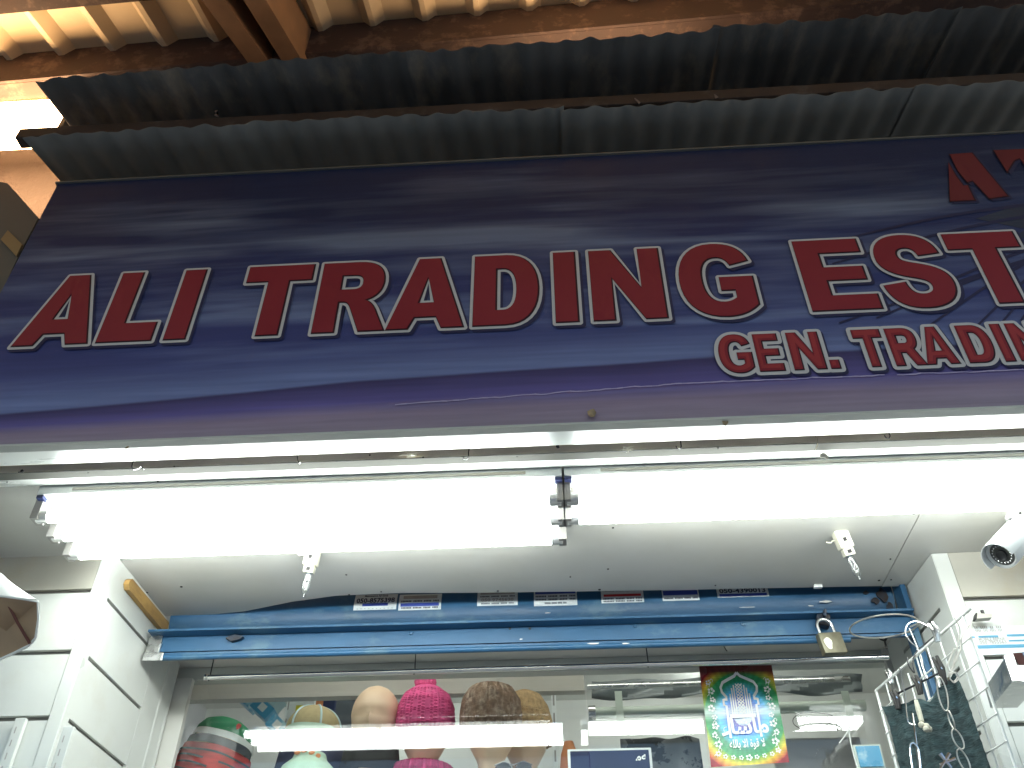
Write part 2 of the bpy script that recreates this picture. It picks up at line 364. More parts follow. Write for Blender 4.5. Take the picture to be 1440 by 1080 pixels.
# square rail between both rows
mb = MB(); mb.bev(-1.555, 2.3, 1.445, 1.485, EYE + 2.255, EYE + 2.30, .003)
rail = mb.build('awning_rail', M['rustdark']); tag(rail, 'dark brown square rail between the two rows of corrugated sheets', 'rail')
mb = MB()
for (px, py, s_) in ((307, 160, .016), (712, 62 + 10, .014), (900, 142, .015), (1010, 135, .01), (430, 172, .012)):
    p = at(px, py, Y=1.442)
    if py > 100: mb.prism([p + Vector((random.uniform(-1, 1) * s_, 0, a * s_)) if k else p + Vector((-s_, 0, a * s_)) for k, a in enumerate((1, 1.2, -.4, -1))], (0, .002, 0))
mb.build_each('plaster_crumb', M['plaster'], rail)

# ------------------------------------------------------------------ sign board
SY = 1.42; SX0, SX1 = -1.320, 2.05; SZ0, SZ1 = 1.0975, 1.980
sign = thing('sign_board', 'large blue and purple shop sign with red lettering reading ALI TRADING EST', 'sign', (0, SY, EYE + 1.1))
def lerp(a, b, t): t = max(0, min(1, t)); return tuple(a[i] + (b[i] - a[i]) * t for i in range(3))
bpts = [(-1.4, 1.168), (-1.18, 1.180), (-.84, 1.200), (-.42, 1.232), (-.09, 1.243), (.27, 1.256), (.62, 1.262), (.97, 1.266), (2.1, 1.28)]
def zb(x):
    for (x0, z0), (x1, z1) in zip(bpts, bpts[1:]):
        if x <= x1: return z0 + (z1 - z0) * (x - x0) / (x1 - x0)
    return 1.28
def _st(px0, px1, py, th, k):
    a = at(px0, py, Y=SY); b = at(px1, py, Y=SY); m = at((px0 + px1) / 2, py, Y=SY); lo_ = at((px0 + px1) / 2, py + th, Y=SY)
    return (m.x, m.z - EYE, abs(b.x - a.x) / 2 * 1.05, abs(m.z - lo_.z), k)
STREAKS = [_st(70, 350, 302, 12, .5), _st(30, 330, 356, 14, .65), (_st(180, 430, 312, 10, .45)), _st(400, 800, 333, 15, .95), _st(560, 760, 250, 9, .35), _st(760, 890, 292, 7, .4), _st(1060, 1345, 296, 15, .95),
           _st(720, 1130, 338, 7, .5), _st(150, 420, 432, 12, .5), _st(420, 700, 440, 10, .35), _st(800, 1150, 400, 9, .4), _st(840, 1300, 445, 12, .55), _st(20, 200, 400, 12, .3),
           _st(340, 460, 305, 7, -.5), _st(80, 210, 338, 6, -.5), _st(320, 460, 352, 7, -.5), _st(0, 520, 470, 12, -.6), _st(700, 1100, 365, 8, -.4)]
def signcol(x, z):
    b = zb(x) + .002 * noise.noise(Vector((x * 4, 0, 9)))
    w_ = max(0, min(1, (z - b + .003) / .006))
    if w_ <= 0: return _sc(x, z, 0)
    if w_ >= 1: return _sc(x, z, 1)
    return lerp(_sc(x, b - .0031, 0), _sc(x, b + .0031, 1), w_)
def _sc(x, z, up):
    b = zb(x) + .002 * noise.noise(Vector((x * 4, 0, 9)))
    fine = .5 + .5 * noise.fractal(Vector((x * 3.0, z * 90, 2)), .8, 2.2, 4)
    if not up:
        t = (b - z) / max(.02, b - SZ0)
        c = lerp((.042, .034, .10), (.11, .09, .27), t / .42) if t < .42 else lerp((.11, .09, .27), (.25, .19, .27), (t - .42) / .25)
        if t > .67: c = lerp((.25, .19, .27), (.27, .22, .28), (t - .67) / .33)
        k = .85 + .3 * fine
        return tuple(q * k for q in c)
    ww = .035 * noise.noise(Vector((x * 1.2, 3.1, 0)))
    s = noise.fractal(Vector((x * .9 + 4, (z + ww) * 12, 1.3)), .9, 2.1, 5)
    s2 = noise.fractal(Vector((x * 2.2, (z + ww) * 36, 7.7)), .8, 2.1, 4)
    h = max(0, (z - 1.25) / (SZ1 - 1.25))
    basec = lerp((.046, .054, .185), (.014, .022, .066), h * 1.3)
    light = lerp((.16, .20, .38), (.125, .145, .215), h * 1.5)
    near = math.exp(-((z - b) / .075) ** 2) * .95
    a = .16 + s * .5 + s2 * .3 if h < .62 else .08 + s * .22 + s2 * .22
    if h > .78: a -= (h - .78) * 1.2
    for (cx, cz, wx, wz, k0) in STREAKS:
        dx = (x - cx) / wx; dz_ = (z - cz + .012 * s) / wz
        if abs(dx) < 2.2 and abs(dz_) < 2.5: a += k0 * math.exp(-dx * dx * dx * dx - dz_ * dz_) * (.8 + .5 * s2 + .3 * s)
    a = max(0, min(1, a)) * (1 - near * .6); a = max(a, near * (.75 + .25 * fine))
    c = lerp(basec, light, a)
    k = .9 + .2 * fine
    return tuple(q * k for q in c)
NX, NZ = 640, 300
mb = MB()
vs = []; cols = []
for j in range(NZ + 1):
    z = SZ0 + (SZ1 - SZ0) * j / NZ
    for i in range(NX + 1):
        x = SX0 + (SX1 - SX0) * i / NX
        b = .0022 * noise.noise(Vector((x * 1.5, z * 2, 0))) - (.0025 * math.exp(-((z - (1.172 + .012 * math.tanh(x * 3))) / .004) ** 2) * (1 if -.35 < x < 1.2 else 0))
        vs.append((x, SY + b, z + EYE)); cols.append((*signcol(x, z), 1))
n = NX + 1
me = bpy.data.meshes.new('sign_panel'); me.from_pydata(vs, [], [(j * n + i, j * n + i + 1, (j + 1) * n + i + 1, (j + 1) * n + i) for j in range(NZ) for i in range(NX)])
ca = me.color_attributes.new('print', 'FLOAT_COLOR', 'POINT'); ca.data.foreach_set('color', [c for q in cols for c in q])
M['signprint'] = mat('printed_flex_sign', (1, 1, 1), .55, var=.05, vscale=5, attr='print', spec=.25, bump=.0004, bscale=300)
me.materials.append(M['signprint'])
for p in me.polygons: p.use_smooth = True
o = bpy.data.objects.new('sign_panel', me); C.objects.link(o); o.parent = sign; o.matrix_parent_inverse = Matrix.Translation(-sign.location)
mb = MB(); mb.box(SX0 - .002, SX1, SY + .006, SY + .16, EYE + 1.158, EYE + SZ1 - .002); mb.build('sign_case', M['graymetal'], sign)
mb = MB(); mb.bev(SX0 - .006, SX1, SY - .006, SY + .17, EYE + SZ1, EYE + SZ1 + .006, .001); mb.build('sign_edge', M['graymetal'], sign)

# letters -------------------------------------------------------
def bez(p0, p1, p2, p3, n=9):
    return [tuple((1 - t) ** 3 * p0[k] + 3 * (1 - t) ** 2 * t * p1[k] + 3 * (1 - t) * t * t * p2[k] + t ** 3 * p3[k] for k in (0, 1)) for t in [i / n for i in range(1, n + 1)]]
def path(s):
    tk = s.split(); i = 0; out = []; cur = None
    def pt(q): a, b = q.split(','); return (float(a), float(b))
    mode = 'L'
    while i < len(tk):
        if tk[i] in 'LC': mode = tk[i]; i += 1; continue
        if mode == 'L': cur = pt(tk[i]); out.append(cur); i += 1
        else:
            b = bez(cur, pt(tk[i]), pt(tk[i + 1]), pt(tk[i + 2])); out += b; cur = b[-1]; i += 3
    if (out[0][0] - out[-1][0]) ** 2 + (out[0][1] - out[-1][1]) ** 2 < 1e-8: out.pop()
    return out
GL = {
 'A': (.776, ['0,0 .228,0 .285,.15 .491,.15 .546,0 .776,0 .505,1 .275,1', '.318,.36 .388,.70 .458,.36']),
 'L': (.56, ['0,0 .56,0 .56,.262 .235,.262 .235,1 0,1']),
 'I': (.235, ['0,0 .235,0 .235,1 0,1']),
 'T': (.69, ['.23,0 .46,0 .46,.755 .69,.755 .69,1 0,1 0,.755 .23,.755']),
 'R': (.735, ['0,0 .235,0 .235,.41 .265,.41 C .32,.41 .335,.37 .36,.30 L .466,0 .735,0 .62,.30 C .59,.37 .56,.41 .52,.43 .62,.47 .68,.56 .68,.70 .68,.90 .58,1 .38,1 L 0,1', '.235,.60 .235,.79 .35,.79 C .42,.79 .445,.76 .445,.70 .445,.63 .42,.60 .35,.60']),
 'D': (.65, ['0,0 .32,0 C .54,0 .65,.2 .65,.5 .65,.8 .54,1 .32,1 L 0,1', '.235,.215 .235,.785 .29,.785 C .38,.785 .42,.68 .42,.5 .42,.32 .38,.215 .29,.215']),
 'N': (.70, ['0,0 .215,0 .215,.57 .49,0 .70,0 .70,1 .485,1 .485,.44 .225,1 0,1']),
 'G': (.73, ['.73,.53 .39,.53 .39,.33 .525,.33 .525,.24 C .48,.20 .44,.19 .40,.19 .28,.19 .235,.32 .235,.50 .235,.70 .29,.80 .40,.80 .46,.80 .50,.76 .52,.68 L .72,.74 C .68,.93 .57,1.02 .38,1.02 .13,1.02 0,.80 0,.49 0,.17 .15,-.02 .41,-.02 .55,-.02 .65,.04 .73,.13']),
 'E': (.655, ['0,0 .655,0 .655,.21 .235,.21 .235,.40 .61,.40 .61,.60 .235,.60 .235,.79 .64,.79 .64,1 0,1']),
 'S': (.68, ['0,.31 C .03,.09 .14,-.02 .34,-.02 .56,-.02 .68,.11 .68,.30 .68,.45 .60,.54 .40,.60 .28,.635 .25,.66 .25,.72 .25,.78 .29,.81 .34,.81 .39,.81 .43,.78 .44,.69 L .66,.72 C .64,.92 .53,1.02 .34,1.02 .14,1.02 .02,.90 .02,.70 .02,.54 .11,.45 .31,.39 .43,.355 .455,.32 .455,.27 .455,.21 .41,.18 .35,.18 .28,.18 .24,.23 .23,.35']),
 '.': (.22, ['0,0 .22,0 .22,.24 0,.24']),
}
def area(p): return sum(p[i][0] * p[(i + 1) % len(p)][1] - p[(i + 1) % len(p)][0] * p[i][1] for i in range(len(p))) / 2
def offset(poly, d):
    """mitred outline, outward for d > 0 on counter-clockwise loops (holes are kept clockwise)"""
    n = len(poly); out = []
    for i in range(n):
        p0, p1, p2 = poly[i - 1], poly[i], poly[(i + 1) % n]
        e1 = Vector((p1[0] - p0[0], p1[1] - p0[1])); e2 = Vector((p2[0] - p1[0], p2[1] - p1[1]))
        if e1.length < 1e-9 or e2.length < 1e-9: continue
        e1.normalize(); e2.normalize(); n1 = Vector((e1.y, -e1.x)); n2 = Vector((e2.y, -e2.x)); m = n1 + n2
        if m.length < .3: m = n1 + n2 * .9
        m.normalize(); k = d / max(.45, m.dot(n1))
        if d > 0 and m.dot(n1) < .93 and e1.x * e2.y - e1.y * e2.x > 0:        # round the outer corners
            a1 = math.atan2(n1.y, n1.x); a2 = math.atan2(n2.y, n2.x); da = (a2 - a1 + math.pi) % (2 * math.pi) - math.pi
            for q in range(5):
                a = a1 + da * q / 4; out.append((p1[0] + math.cos(a) * d, p1[1] + math.sin(a) * d))
        else: out.append((p1[0] + m.x * k, p1[1] + m.y * k))
    return out
def loops(ch, x, z, cap, wscale=1):
    wd, pa = GL[ch]; res = []
    if ch == 'R' and cap < .15: pa = ['0,0 .235,0 .235,.33 .33,.33 .475,0 .735,0 .56,.43 C .63,.47 .68,.56 .68,.70 .68,.90 .58,1 .38,1 L 0,1', pa[1]]
    for i, s in enumerate(pa):
        q = [(x + a * cap * wscale, z + b * cap) for a, b in path(s)]
        if (area(q) > 0) != (i == 0): q.reverse()
        res.append(q)
    return res
def fill(mb, lps, y, dx=0, dz=0):
    vv = [[Vector((a + dx, b + dz, 0)) for a, b in l] for l in lps]
    flat = [p for l in vv for p in l]; tr = tessellate_polygon(vv)
    mb.add([(p.x, y, p.y + EYE) for p in flat], [tuple(t) for t in tr])
M['let_red'] = mat('print_red', (.215, .016, .027), .5, var=.06, spec=.3)
M['let_hi'] = mat('print_light_red', (.30, .03, .035), .5, spec=.3)
M['let_dark'] = mat('print_maroon', (.028, .006, .014), .5, spec=.3)
M['let_white'] = mat('print_white', (.50, .48, .48), .5, var=.04, spec=.3)
M['let_shadow'] = mat('print_drop_shadow', (.025, .025, .07), .5, spec=.3)
LM = [M['let_shadow'], M['let_white'], M['let_dark'], M['let_red'], M['let_hi']]
def grow(mb, lps, rad, y, dx=0, dz=0):
    """letter shape widened by rad: its fill plus a band and a round joint along every edge, each laid a few microns higher"""
    fill(mb, lps, y, dx, dz); k = 1
    for l in lps:
        for i, p in enumerate(l):
            q = l[(i + 1) % len(l)]; e = Vector((q[0] - p[0], q[1] - p[1]))
            if e.length < 1e-7: continue
            e.normalize(); n_ = (e.y * rad, -e.x * rad); yy = y - 3e-6 * k
            mb.add([(a + dx, yy, b + dz + EYE) for a, b in ((p[0] + n_[0], p[1] + n_[1]), (q[0] + n_[0], q[1] + n_[1]), (q[0] - n_[0], q[1] - n_[1]), (p[0] - n_[0], p[1] - n_[1]))], [(0, 1, 2, 3)])
            mb.add([(p[0] + math.cos(math.pi * j / 6) * rad + dx, yy - 1.5e-6, p[1] + math.sin(math.pi * j / 6) * rad + dz + EYE) for j in range(12)], [tuple(range(12))]); k += 1
def letter(ch, x, z, cap, ol, par, k, wscale=1, sh=(.006, -.007), bv=.0095):
    lp = loops(ch, x, z, cap, wscale); mb = MB(); e = (k % 2) * .00025
    wl_ = [offset(l, ol) for l in lp]; wl_ = [wl_[0]] + [l for l, s in zip(wl_[1:], lp[1:]) if abs(area(l)) > 1e-5 and area(l) < 0]
    if cap < .15:
        mb.m = 0; grow(mb, lp, ol, SY - .0032 - e, *sh); mb.m = 1; grow(mb, lp, ol, SY - .0040 - e)
    else:
        mb.m = 0; fill(mb, wl_, SY - .0032 - e, *sh); mb.m = 1; fill(mb, wl_, SY - .0040 - e)
    mb.m = 2; fill(mb, lp, SY - .0048 - e)
    q_ = .27 if cap > .15 else .40
    ins = [offset(l, -bv * q_) for l in lp]
    mb.m = 3; fill(mb, ins, SY - .0052 - e, -bv * q_ * .7, bv * q_ * .7)
    if cap < .15:
        ins2 = [offset(l, -bv * 1.35) for l in lp]
        mb.m = 4; fill(mb, ins2, SY - .0056 - e, -bv * .5, bv * .5)
    return mb.build('letter', LM, par, recalc=False)
k = 0
for ch, x, wd in (('A', -1.224, .180), ('L', -1.028, .130), ('I', -.873, .053), ('T', -.717, .160), ('R', -.537, .166), ('A', -.371, .177), ('D', -.177, .151), ('I', .007, .053), ('N', .090, .164), ('G', .289, .167), ('E', .562, .152), ('S', .730, .156), ('T', .902, .163)):
    letter(ch, x, 1.3715, .2315, .0068, sign, k, wd / (GL[ch][0] * .2315)); k += 1
for ch, x, wd in (('G', .344, .070), ('E', .421, .053), ('N', .491, .067), ('.', .565, .021), ('T', .627, .060), ('R', .696, .064), ('A', .757, .068), ('D', .842, .062), ('I', .913, .022), ('N', .944, .066)):
    letter(ch, x, 1.2075, .1065, .0082, sign, k, wd / (GL[ch][0] * .1065), sh=(.004, -.006), bv=.0048); k += 1
def at2(u, v):
    q = at(1180 + u / 3.858, 200 + v / 3.858, Y=SY); return (q.x, q.z - EYE)
M['let_dim'] = mat('print_red_dimmed', (.13, .016, .02), .5, spec=.3)  # light falloff up the sign put into a darker red
LM2 = [M['let_shadow'], M['let_white'], M['let_dark'], M['let_dim'], M['let_hi']]
# cut-letter emblem at the top right, printed
def flatpoly(mb, pts, y, dx=0, dz=0): fill(mb, [pts if area(pts) > 0 else pts[::-1]], y, dx, dz)
for pieces in ([[at2(592, 71), at2(722, 62), at2(922, 303), at2(812, 318), at2(722, 222), at2(694, 232), at2(640, 168)], [at2(590, 112), at2(640, 192), at2(676, 240), at2(700, 238), at2(742, 326), at2(595, 332)]],
               [[(1.125, 1.912), (1.285, 1.909), (1.290, 1.868), (1.235, 1.868), (1.238, 1.728), (1.185, 1.728), (1.176, 1.868), (1.162, 1.86), (1.128, 1.815)]]):
    mb = MB()
    for pc in pieces:
        pc = pc if area(pc) > 0 else pc[::-1]
        mb.m = 0; fill(mb, [pc], SY - .0034, .006, -.006); mb.m = 2; fill(mb, [pc], SY - .0040)
        mb.m = 3; fill(mb, [offset(pc, -.003)], SY - .0046, -.001, .001)
    mb.build('letter', LM2, sign, recalc=False)
# dark wedge and radiating lines printed behind EST
mb = MB(); mb.m = 0
c0 = (1.62, 1.67)
def stroke(pts, w0, w1):
    P_ = []; N_ = len(pts)
    Lf, Rt = [], []
    for i, p in enumerate(pts):
        a = pts[max(i - 1, 0)]; b = pts[min(i + 1, N_ - 1)]; d = Vector((b[0] - a[0], b[1] - a[1])).normalized(); ww = w0 + (w1 - w0) * i / (N_ - 1)
        Lf.append((p[0] - d.y * ww, p[1] + d.x * ww)); Rt.append((p[0] + d.y * ww, p[1] - d.x * ww))
    return Lf + Rt[::-1]
for px_, a in ((( 1130, 352), .02), ((1180, 455), -.03), ((1232, 448), -.02), ((1262, 428), 0), ((1305, 460), .03), ((1375, 458), .05), ((1408, 455), .06), ((1435, 452), .07), ((1170, 372), .01)):
    e = at(px_[0], px_[1], Y=SY); e = (e.x, e.z - EYE); pts = []
    for i in range(13):
        t = i / 12; pts.append((c0[0] + (e[0] - c0[0]) * t, c0[1] + (e[1] - c0[1]) * t + math.sin(t * math.pi) * (.05 + a)))
    p = stroke(pts, .009, .0022); flatpoly(mb, p, SY - .0022 - .0001 * len(mb.f) / 40)
wedge = [(1.00, 1.655), (1.16, 1.715), (1.40, 1.80), (1.75, 1.86), (1.75, 1.60), (1.35, 1.62), (1.15, 1.60), (1.02, 1.56), (1.10, 1.61)]
mb.m = 1; flatpoly(mb, wedge, SY - .0020)
M['wedge'] = mat('print_dark_slate', (.035, .042, .07), .5, var=.1, spec=.3)
mb.build('printed_fan', [M['let_shadow'], M['wedge']], sign, recalc=False)
# pale crease in the flex
mb = MB(); pts = []
x = -.33
while x < 1.25:
    z = 1.160 + .026 * max(0, min(1, (x + .33) / .6)) + .003 * noise.noise(Vector((x * 22, 0, 0))) + .002 * noise.noise(Vector((x * 60, 0, 5)))
    pts.append((x, z)); x += .012
for i in range(len(pts) - 1):
    if noise.noise(Vector((pts[i][0] * 14, 4, 4))) > -.28:
        a, b = pts[i], pts[i + 1]; h = .0007 + .0007 * random.random()
        mb.add([(a[0], SY - .0045, EYE + a[1] - h), (b[0], SY - .0045, EYE + b[1] - h), (b[0], SY - .0052, EYE + b[1] + h), (a[0], SY - .0052, EYE + a[1] + h)], [(0, 1, 2, 3)])
M['crease'] = mat('cracked_flex', (.36, .30, .46), .5)
tag(mb.build('crease', M['crease'], sign, recalc=False), kind='stuff')

# ------------------------------------------------------------------ trim under the sign
YS = [(1.42, 1.0975), (1.4385, 1.0975), (1.511, 1.1155), (1.511, 1.150), (1.42, 1.150)]
X0, X1 = -1.60, 2.05
tr = thing('sign_underside_trim', 'glossy white aluminium strip along the bottom edge of the blue sign', 'trim', (0, 1.46, EYE + 1.1))
prof = [(y, z + EYE) for y, z in [(1.4165, 1.092), (1.4385, 1.092), (1.4385, 1.0968), (1.4165, 1.0968)]]
MB().extr(prof, -1.325, X1).build('frame_lip', M['greyplank'], tr)
prof = [(1.4392, EYE + 1.0935), (1.511, EYE + 1.1115), (1.511, EYE + 1.1165), (1.4392, EYE + 1.0985)]
MB().extr(prof, X0, X1).build('aluminium_strip', M['trim_alu'], tr)
pk = thing('ceiling_rail', 'dirty cream timber rail with hooks below the white aluminium strip', 'rail', (0, 1.57, EYE + 1.13))
MB().extr([(1.513, EYE + 1.1505), (1.560, EYE + 1.1505), (1.560, EYE + 1.154), (1.513, EYE + 1.154)], X0, X1).build('recess', M['recess'], pk)
for xa, xb in ((X0, .548), (.550, X1)):
    mb = MB(); mb.bev(xa, xb, 1.5625, 1.590, EYE + 1.1312, EYE + 1.150, .0012); mb.build('plank', M['plankdark'], pk)
    mb = MB(); mb.bev(xa, xb, 1.5635, 1.5895, EYE + 1.1292, EYE + 1.1306, .0003); mb.build('underside_strip', M['undershade'], pk)
MB().extr([(1.5905, EYE + 1.1300), (1.628, EYE + 1.1385), (1.628, EYE + 1.1425), (1.5905, EYE + 1.134)], X0, X1).build('cream_strip', M['trim_alu'], pk)

# ------------------------------------------------------------------ soffit (ceiling over the shop front)
SZ = EYE + 1.143
ce = thing('ceiling', None, None, (0, 1.9, SZ), kind='structure'); 
edge = [(-1.62, 2.31), (-1.124, 2.300), (-1.0, 2.298), (-.9, 2.285), (-.75, 2.235), (-.62, 2.207), (-.45, 2.203), (-.18, 2.217), (.3, 2.232), (.852, 2.244)]
def soff(pts, name='ceiling_panel'):
    mb = MB(); mb.prism([Vector((x, y, SZ)) for x, y in pts], (0, 0, .008)); return mb.build(name, M['soffit'], ce)
soff([(-1.62, 1.632)] + [(.852, 1.632)] + edge[::-1])
soff([(.8545, 1.632), (2.05, 1.632), (2.05, 2.30), (.8545, 2.247)])
mb = MB(); mb.box(-1.62, 2.05, 1.63, 2.195, SZ + .012, SZ + .02); mb.build('ceiling_backing', M['groove'], ce)
mb = MB(); mb.box(-2.2, -1.6205, 1.50, 2.1, SZ + .0, SZ + .01); mb.build('ceiling_panel', M['soffit'], ce)
mb = MB()
for px, py in ((462, 743), (487, 808), (491, 836), (536, 832), (700, 831), (843, 829), (855, 800), (862, 742), (802, 811), (1006, 823), (1285, 722), (1308, 719), (1236, 816), (1253, 815), (1252, 786), (255, 825), (207, 833)):
    p = at(px, py, Z=1.1428); r = random.uniform(.0022, .0036)
    mb.lathe([(r, 0), (r * .9, -.0015), (r * .3, -.002)], 10, Matrix.Translation((p.x, p.y, SZ - .0002)))
mb.build_each('screw_head', M['iron'], ce)

# ------------------------------------------------------------------ fluorescent fixtures
def fixture(x0, ys, label, k):
    L_ = 1.185; t = thing('fluorescent_fixture', label, 'light fixture', (x0 + L_ / 2, ys[0], SZ), 'lit fluorescent fixtures on the ceiling')
    zt = EYE + 1.078
    ya, yb = 1.634, ys[-1] + .045
    mb = MB(); mb.bev(x0, x0 + L_, ya, yb, SZ - .024, SZ - .0005, .002); mb.build('housing', M['fixture'], t)
    mb = MB()
    mb.bev(x0 + .08, x0 + L_ - .08, ya - .0022, ya + .0005, SZ - .0165, SZ - .0095, .0008); mb.build('embossed_groove', M['slatdirty'], t)
    for y in ys:
        mb = MB(); mb.tube([(x0 + .03, y, zt), (x0 + L_ - .03, y, zt)], .0145, 16); tb = mb.build('tube', M['tubeglass'], t, smooth=True)
        for s_, xx in ((1, x0 + .0165), (-1, x0 + L_ - .0165)):
            mb = MB(); mb.tube([(xx - .013 * s_, y, zt), (xx + .0132 * s_, y, zt)], .0146, 16); mb.build('tube_cap', M['tubeend'], tb, smooth=True)
            mb = MB(); mb.bev(min(xx - .016 * s_, xx - .004 * s_) - (.006 if s_ > 0 else -.0), max(xx - .016 * s_, xx - .004 * s_) + (.006 if s_ < 0 else 0), y - .017, y + .017, zt - .012, SZ - .0245, .0015)
            mb.build('lampholder', M['holder'], t)
            mb = MB(); mb.tube([(xx + .017 * s_, y + .026, zt + .018), (xx + .055 * s_, y + .026, zt + .018)], .0085, 10); mb.build('starter', M['tubeblue'], t, smooth=True)
            mb = MB(); mb.bev(xx - .01, xx + .012, y + .016, y + .036, zt + .006, SZ - .0245, .001); mb.build('starter_holder', M['holder'], t)
    for xx in (x0 + .0, x0 + L_ - .0):
        mb = MB(); s_ = 1 if xx < x0 + .5 else -1
        mb.bev(min(xx, xx + s_ * .016), max(xx, xx + s_ * .016), ya + .002, ya + .02, SZ - .0325, SZ - .0245, .001); mb.build('end_clip', M['holderblue'], t)
fixture(-1.178, (1.665, 1.745, 1.830), 'left lit fluorescent fixture with three glaring tubes above the blue shutter', 0)
fixture(.012, (1.665, 1.745), 'right lit fluorescent fixture with two glaring tubes, beside the security camera', 1)

# ------------------------------------------------------------------ ceiling halogen lamps
def halogen(px, py, lean, label, k_=1.45):
    p = at(px, py, Z=1.143); p.z = SZ
    t = thing('halogen_lamp', label, 'lamp', p, 'bare halogen lamps under the ceiling')
    mt = Matrix.Translation(p) @ Matrix.Rotation(lean, 4, 'Y') @ Matrix.Rotation(R(14), 4, 'X') @ Matrix.Scale(k_, 4)
    mb = MB(); mb.bev(-.012, .012, -.0095, .0095, -.028, .004, .003, mt); mb.bev(-.009, .009, -.0075, .0075, -.0405, -.0275, .002, mt)
    mb.build('ceramic_holder', M['ceramic'], t, smooth=True)
    mb = MB(); mb.box(-.003, .003, -.0101, -.009, -.0165, -.010, mt); mb.box(-.0035, .0035, -.0081, -.007, -.037, -.031, mt); mb.build_each('slot', M['iron'], t)
    mb = MB(); mb.lathe([(.0062, -.0408), (.0070, -.045), (.0070, -.068), (.0055, -.073), (.0025, -.0755), (.0015, -.081)], 14, mt); b = mb.build('bulb', M['clear'], t, smooth=True)
    mb = MB(); mb.tube([mt @ Vector(q) for q in ((-.002, 0, -.042), (-.002, 0, -.055), (0, 0, -.064), (.002, 0, -.055), (.002, 0, -.042))], .0006, 5)
    mb.tube([mt @ Vector(q) for q in ((-.0008, 0, -.057), (.0008, 0, -.063))], .0013, 6); mb.build('filament', M['steel'], b)
    mb = MB(); mb.tube([mt @ Vector(q) for q in ((-.012, 0, -.01), (-.018, .002, -.009), (-.022, -.002, -.012), (-.028, .002, -.008))], .0018, 6); mb.build('wire', M['ceramic'], t)
halogen(441, 774, R(8), 'left bare halogen bulb in a cream ceramic holder, below the three lit tubes')
halogen(1181, 750, R(-14), 'right bare halogen bulb in a cream ceramic holder, between padlock and security camera')

# ------------------------------------------------------------------ security camera
p = at(1436, 724, Z=1.143); p.z = SZ
sc_ = thing('security_camera', 'white bullet security camera fixed to the ceiling at the right edge', 'camera', p)
mb = MB(); mb.lathe([(.036, 0), (.036, -.004), (.033, -.007), (.016, -.009), (.014, -.012)], 32, Matrix.Translation(p)); mb.build('mount_plate', M['white'], sc_, smooth=True)
mb = MB()
for a in (100, 170, 240, 330):
    q = p + Vector((math.cos(R(a)) * .026, math.sin(R(a)) * .026, -.0075)); mb.tube([q, q + Vector((0, 0, -.002))], .0035, 8)
mb.build_each('screw', M['iron'], sc_)
fr = at(1408, 781, Y=1.70); bk = at(1447, 738, Y=1.735); ax = (bk - fr).normalized()
ln = .085; bk = fr + ax * ln
mt = Matrix.Translation(fr) @ ax.to_track_quat('Z', 'Y').to_matrix().to_4x4() @ Matrix.Scale(1.28, 4)
mb = MB(); mb.tube([p + Vector((0, 0, -.01)), p + Vector((.003, -.01, -.03)), fr + ax * .06 + Vector((.0, .0, .012))], [.0135, .0125, .011], 14); mb.build('mount_arm', M['white'], sc_, smooth=True)
mb = MB(); mb.lathe([(.0195, .004), (.0215, .0), (.0235, .0), (.0245, .004), (.0245, ln - .006), (.021, ln), (.006, ln + .001)], 40, mt); mb.build('camera_body', M['white'], sc_, smooth=True)
mb = MB(); mb.lathe([(.0192, .0055), (.0192, .0035), (.001, .0035)], 32, mt); fc = mb.build('lens_face', M['graymetal'], sc_, smooth=True)
mb = MB(); mb.lathe([(.0085, .0035), (.0085, -.0005), (.0065, .001), (.001, .0018)], 24, mt); mb.build('lens', M['black'], fc, smooth=True)
mb = MB()
for i in range(18):
    a = 2 * math.pi * i / 18; mb.lathe([(.0013, .003), (.0013, .0022), (.0005, .0017)], 8, mt @ Matrix.Translation((math.cos(a) * .0148, math.sin(a) * .0148, 0)))
mb.build_each('infrared_led', M['chrome'], fc)
# sun hood: half shell that overhangs the front
vs = []; nseg = 18
upv = mt.to_3x3().inverted() @ Vector((0, 0, 1)); a_up = math.atan2(upv.y, upv.x)
for rr in (.0255, .0270):
    for zz in (-.012, ln - .01):
        for i in range(nseg + 1):
            a = a_up + R(-105) + R(210) * i / nseg; vs.append(mt @ Vector((math.cos(a) * rr, math.sin(a) * rr, zz)))
n = nseg + 1; fs = []
for i in range(nseg):
    fs += [(i, i + 1, n + i + 1, n + i), (2 * n + i, 3 * n + i, 3 * n + i + 1, 2 * n + i + 1), (i, 2 * n + i, 2 * n + i + 1, i + 1), (n + i, n + i + 1, 3 * n + i + 1, 3 * n + i)]
fs += [(0, n, 3 * n, 2 * n), (nseg, 2 * n + nseg, 3 * n + nseg, n + nseg)]
MB().add(vs, fs).build('sun_hood', M['white'], sc_, smooth=True)

# ------------------------------------------------------------------ slatwall pillars
def slatfront(name, label, x0, x1, y, gz, topz, strip, botz=-.1, side=1):
    t = thing(name, label, 'slatwall', ((x0 + x1) / 2, y, EYE))
    mb = MB(); mb.box(x0, x1, y + .012, y + .03, EYE + botz, EYE + topz); mb.build('backing', M['groove'], t)
    g_ = .0055; zs = [topz + .002] + gz
    sx0, sx1 = (x0, strip[0] - .0015) if side > 0 else (strip[1] + .0015, x1)
    for i in range(len(zs)):
        hi = zs[i] - (g_ if i else 0); lo_ = zs[i + 1] + g_ if i + 1 < len(zs) else zs[i] - .15 if zs[i] - .15 > botz else botz
        mb = MB(); mb.bev(sx0, sx1, y, y + .0115, EYE + lo_, EYE + hi, .0012)
        mb.build('slat_board', M['slatdirty'] if i == 0 else M['slat'], t)
    mb = MB(); mb.bev(strip[0], strip[1], y - .0022, y + .0115, EYE + botz, EYE + topz, .001); mb.build('corner_strip', M['slat'], t)
    return t
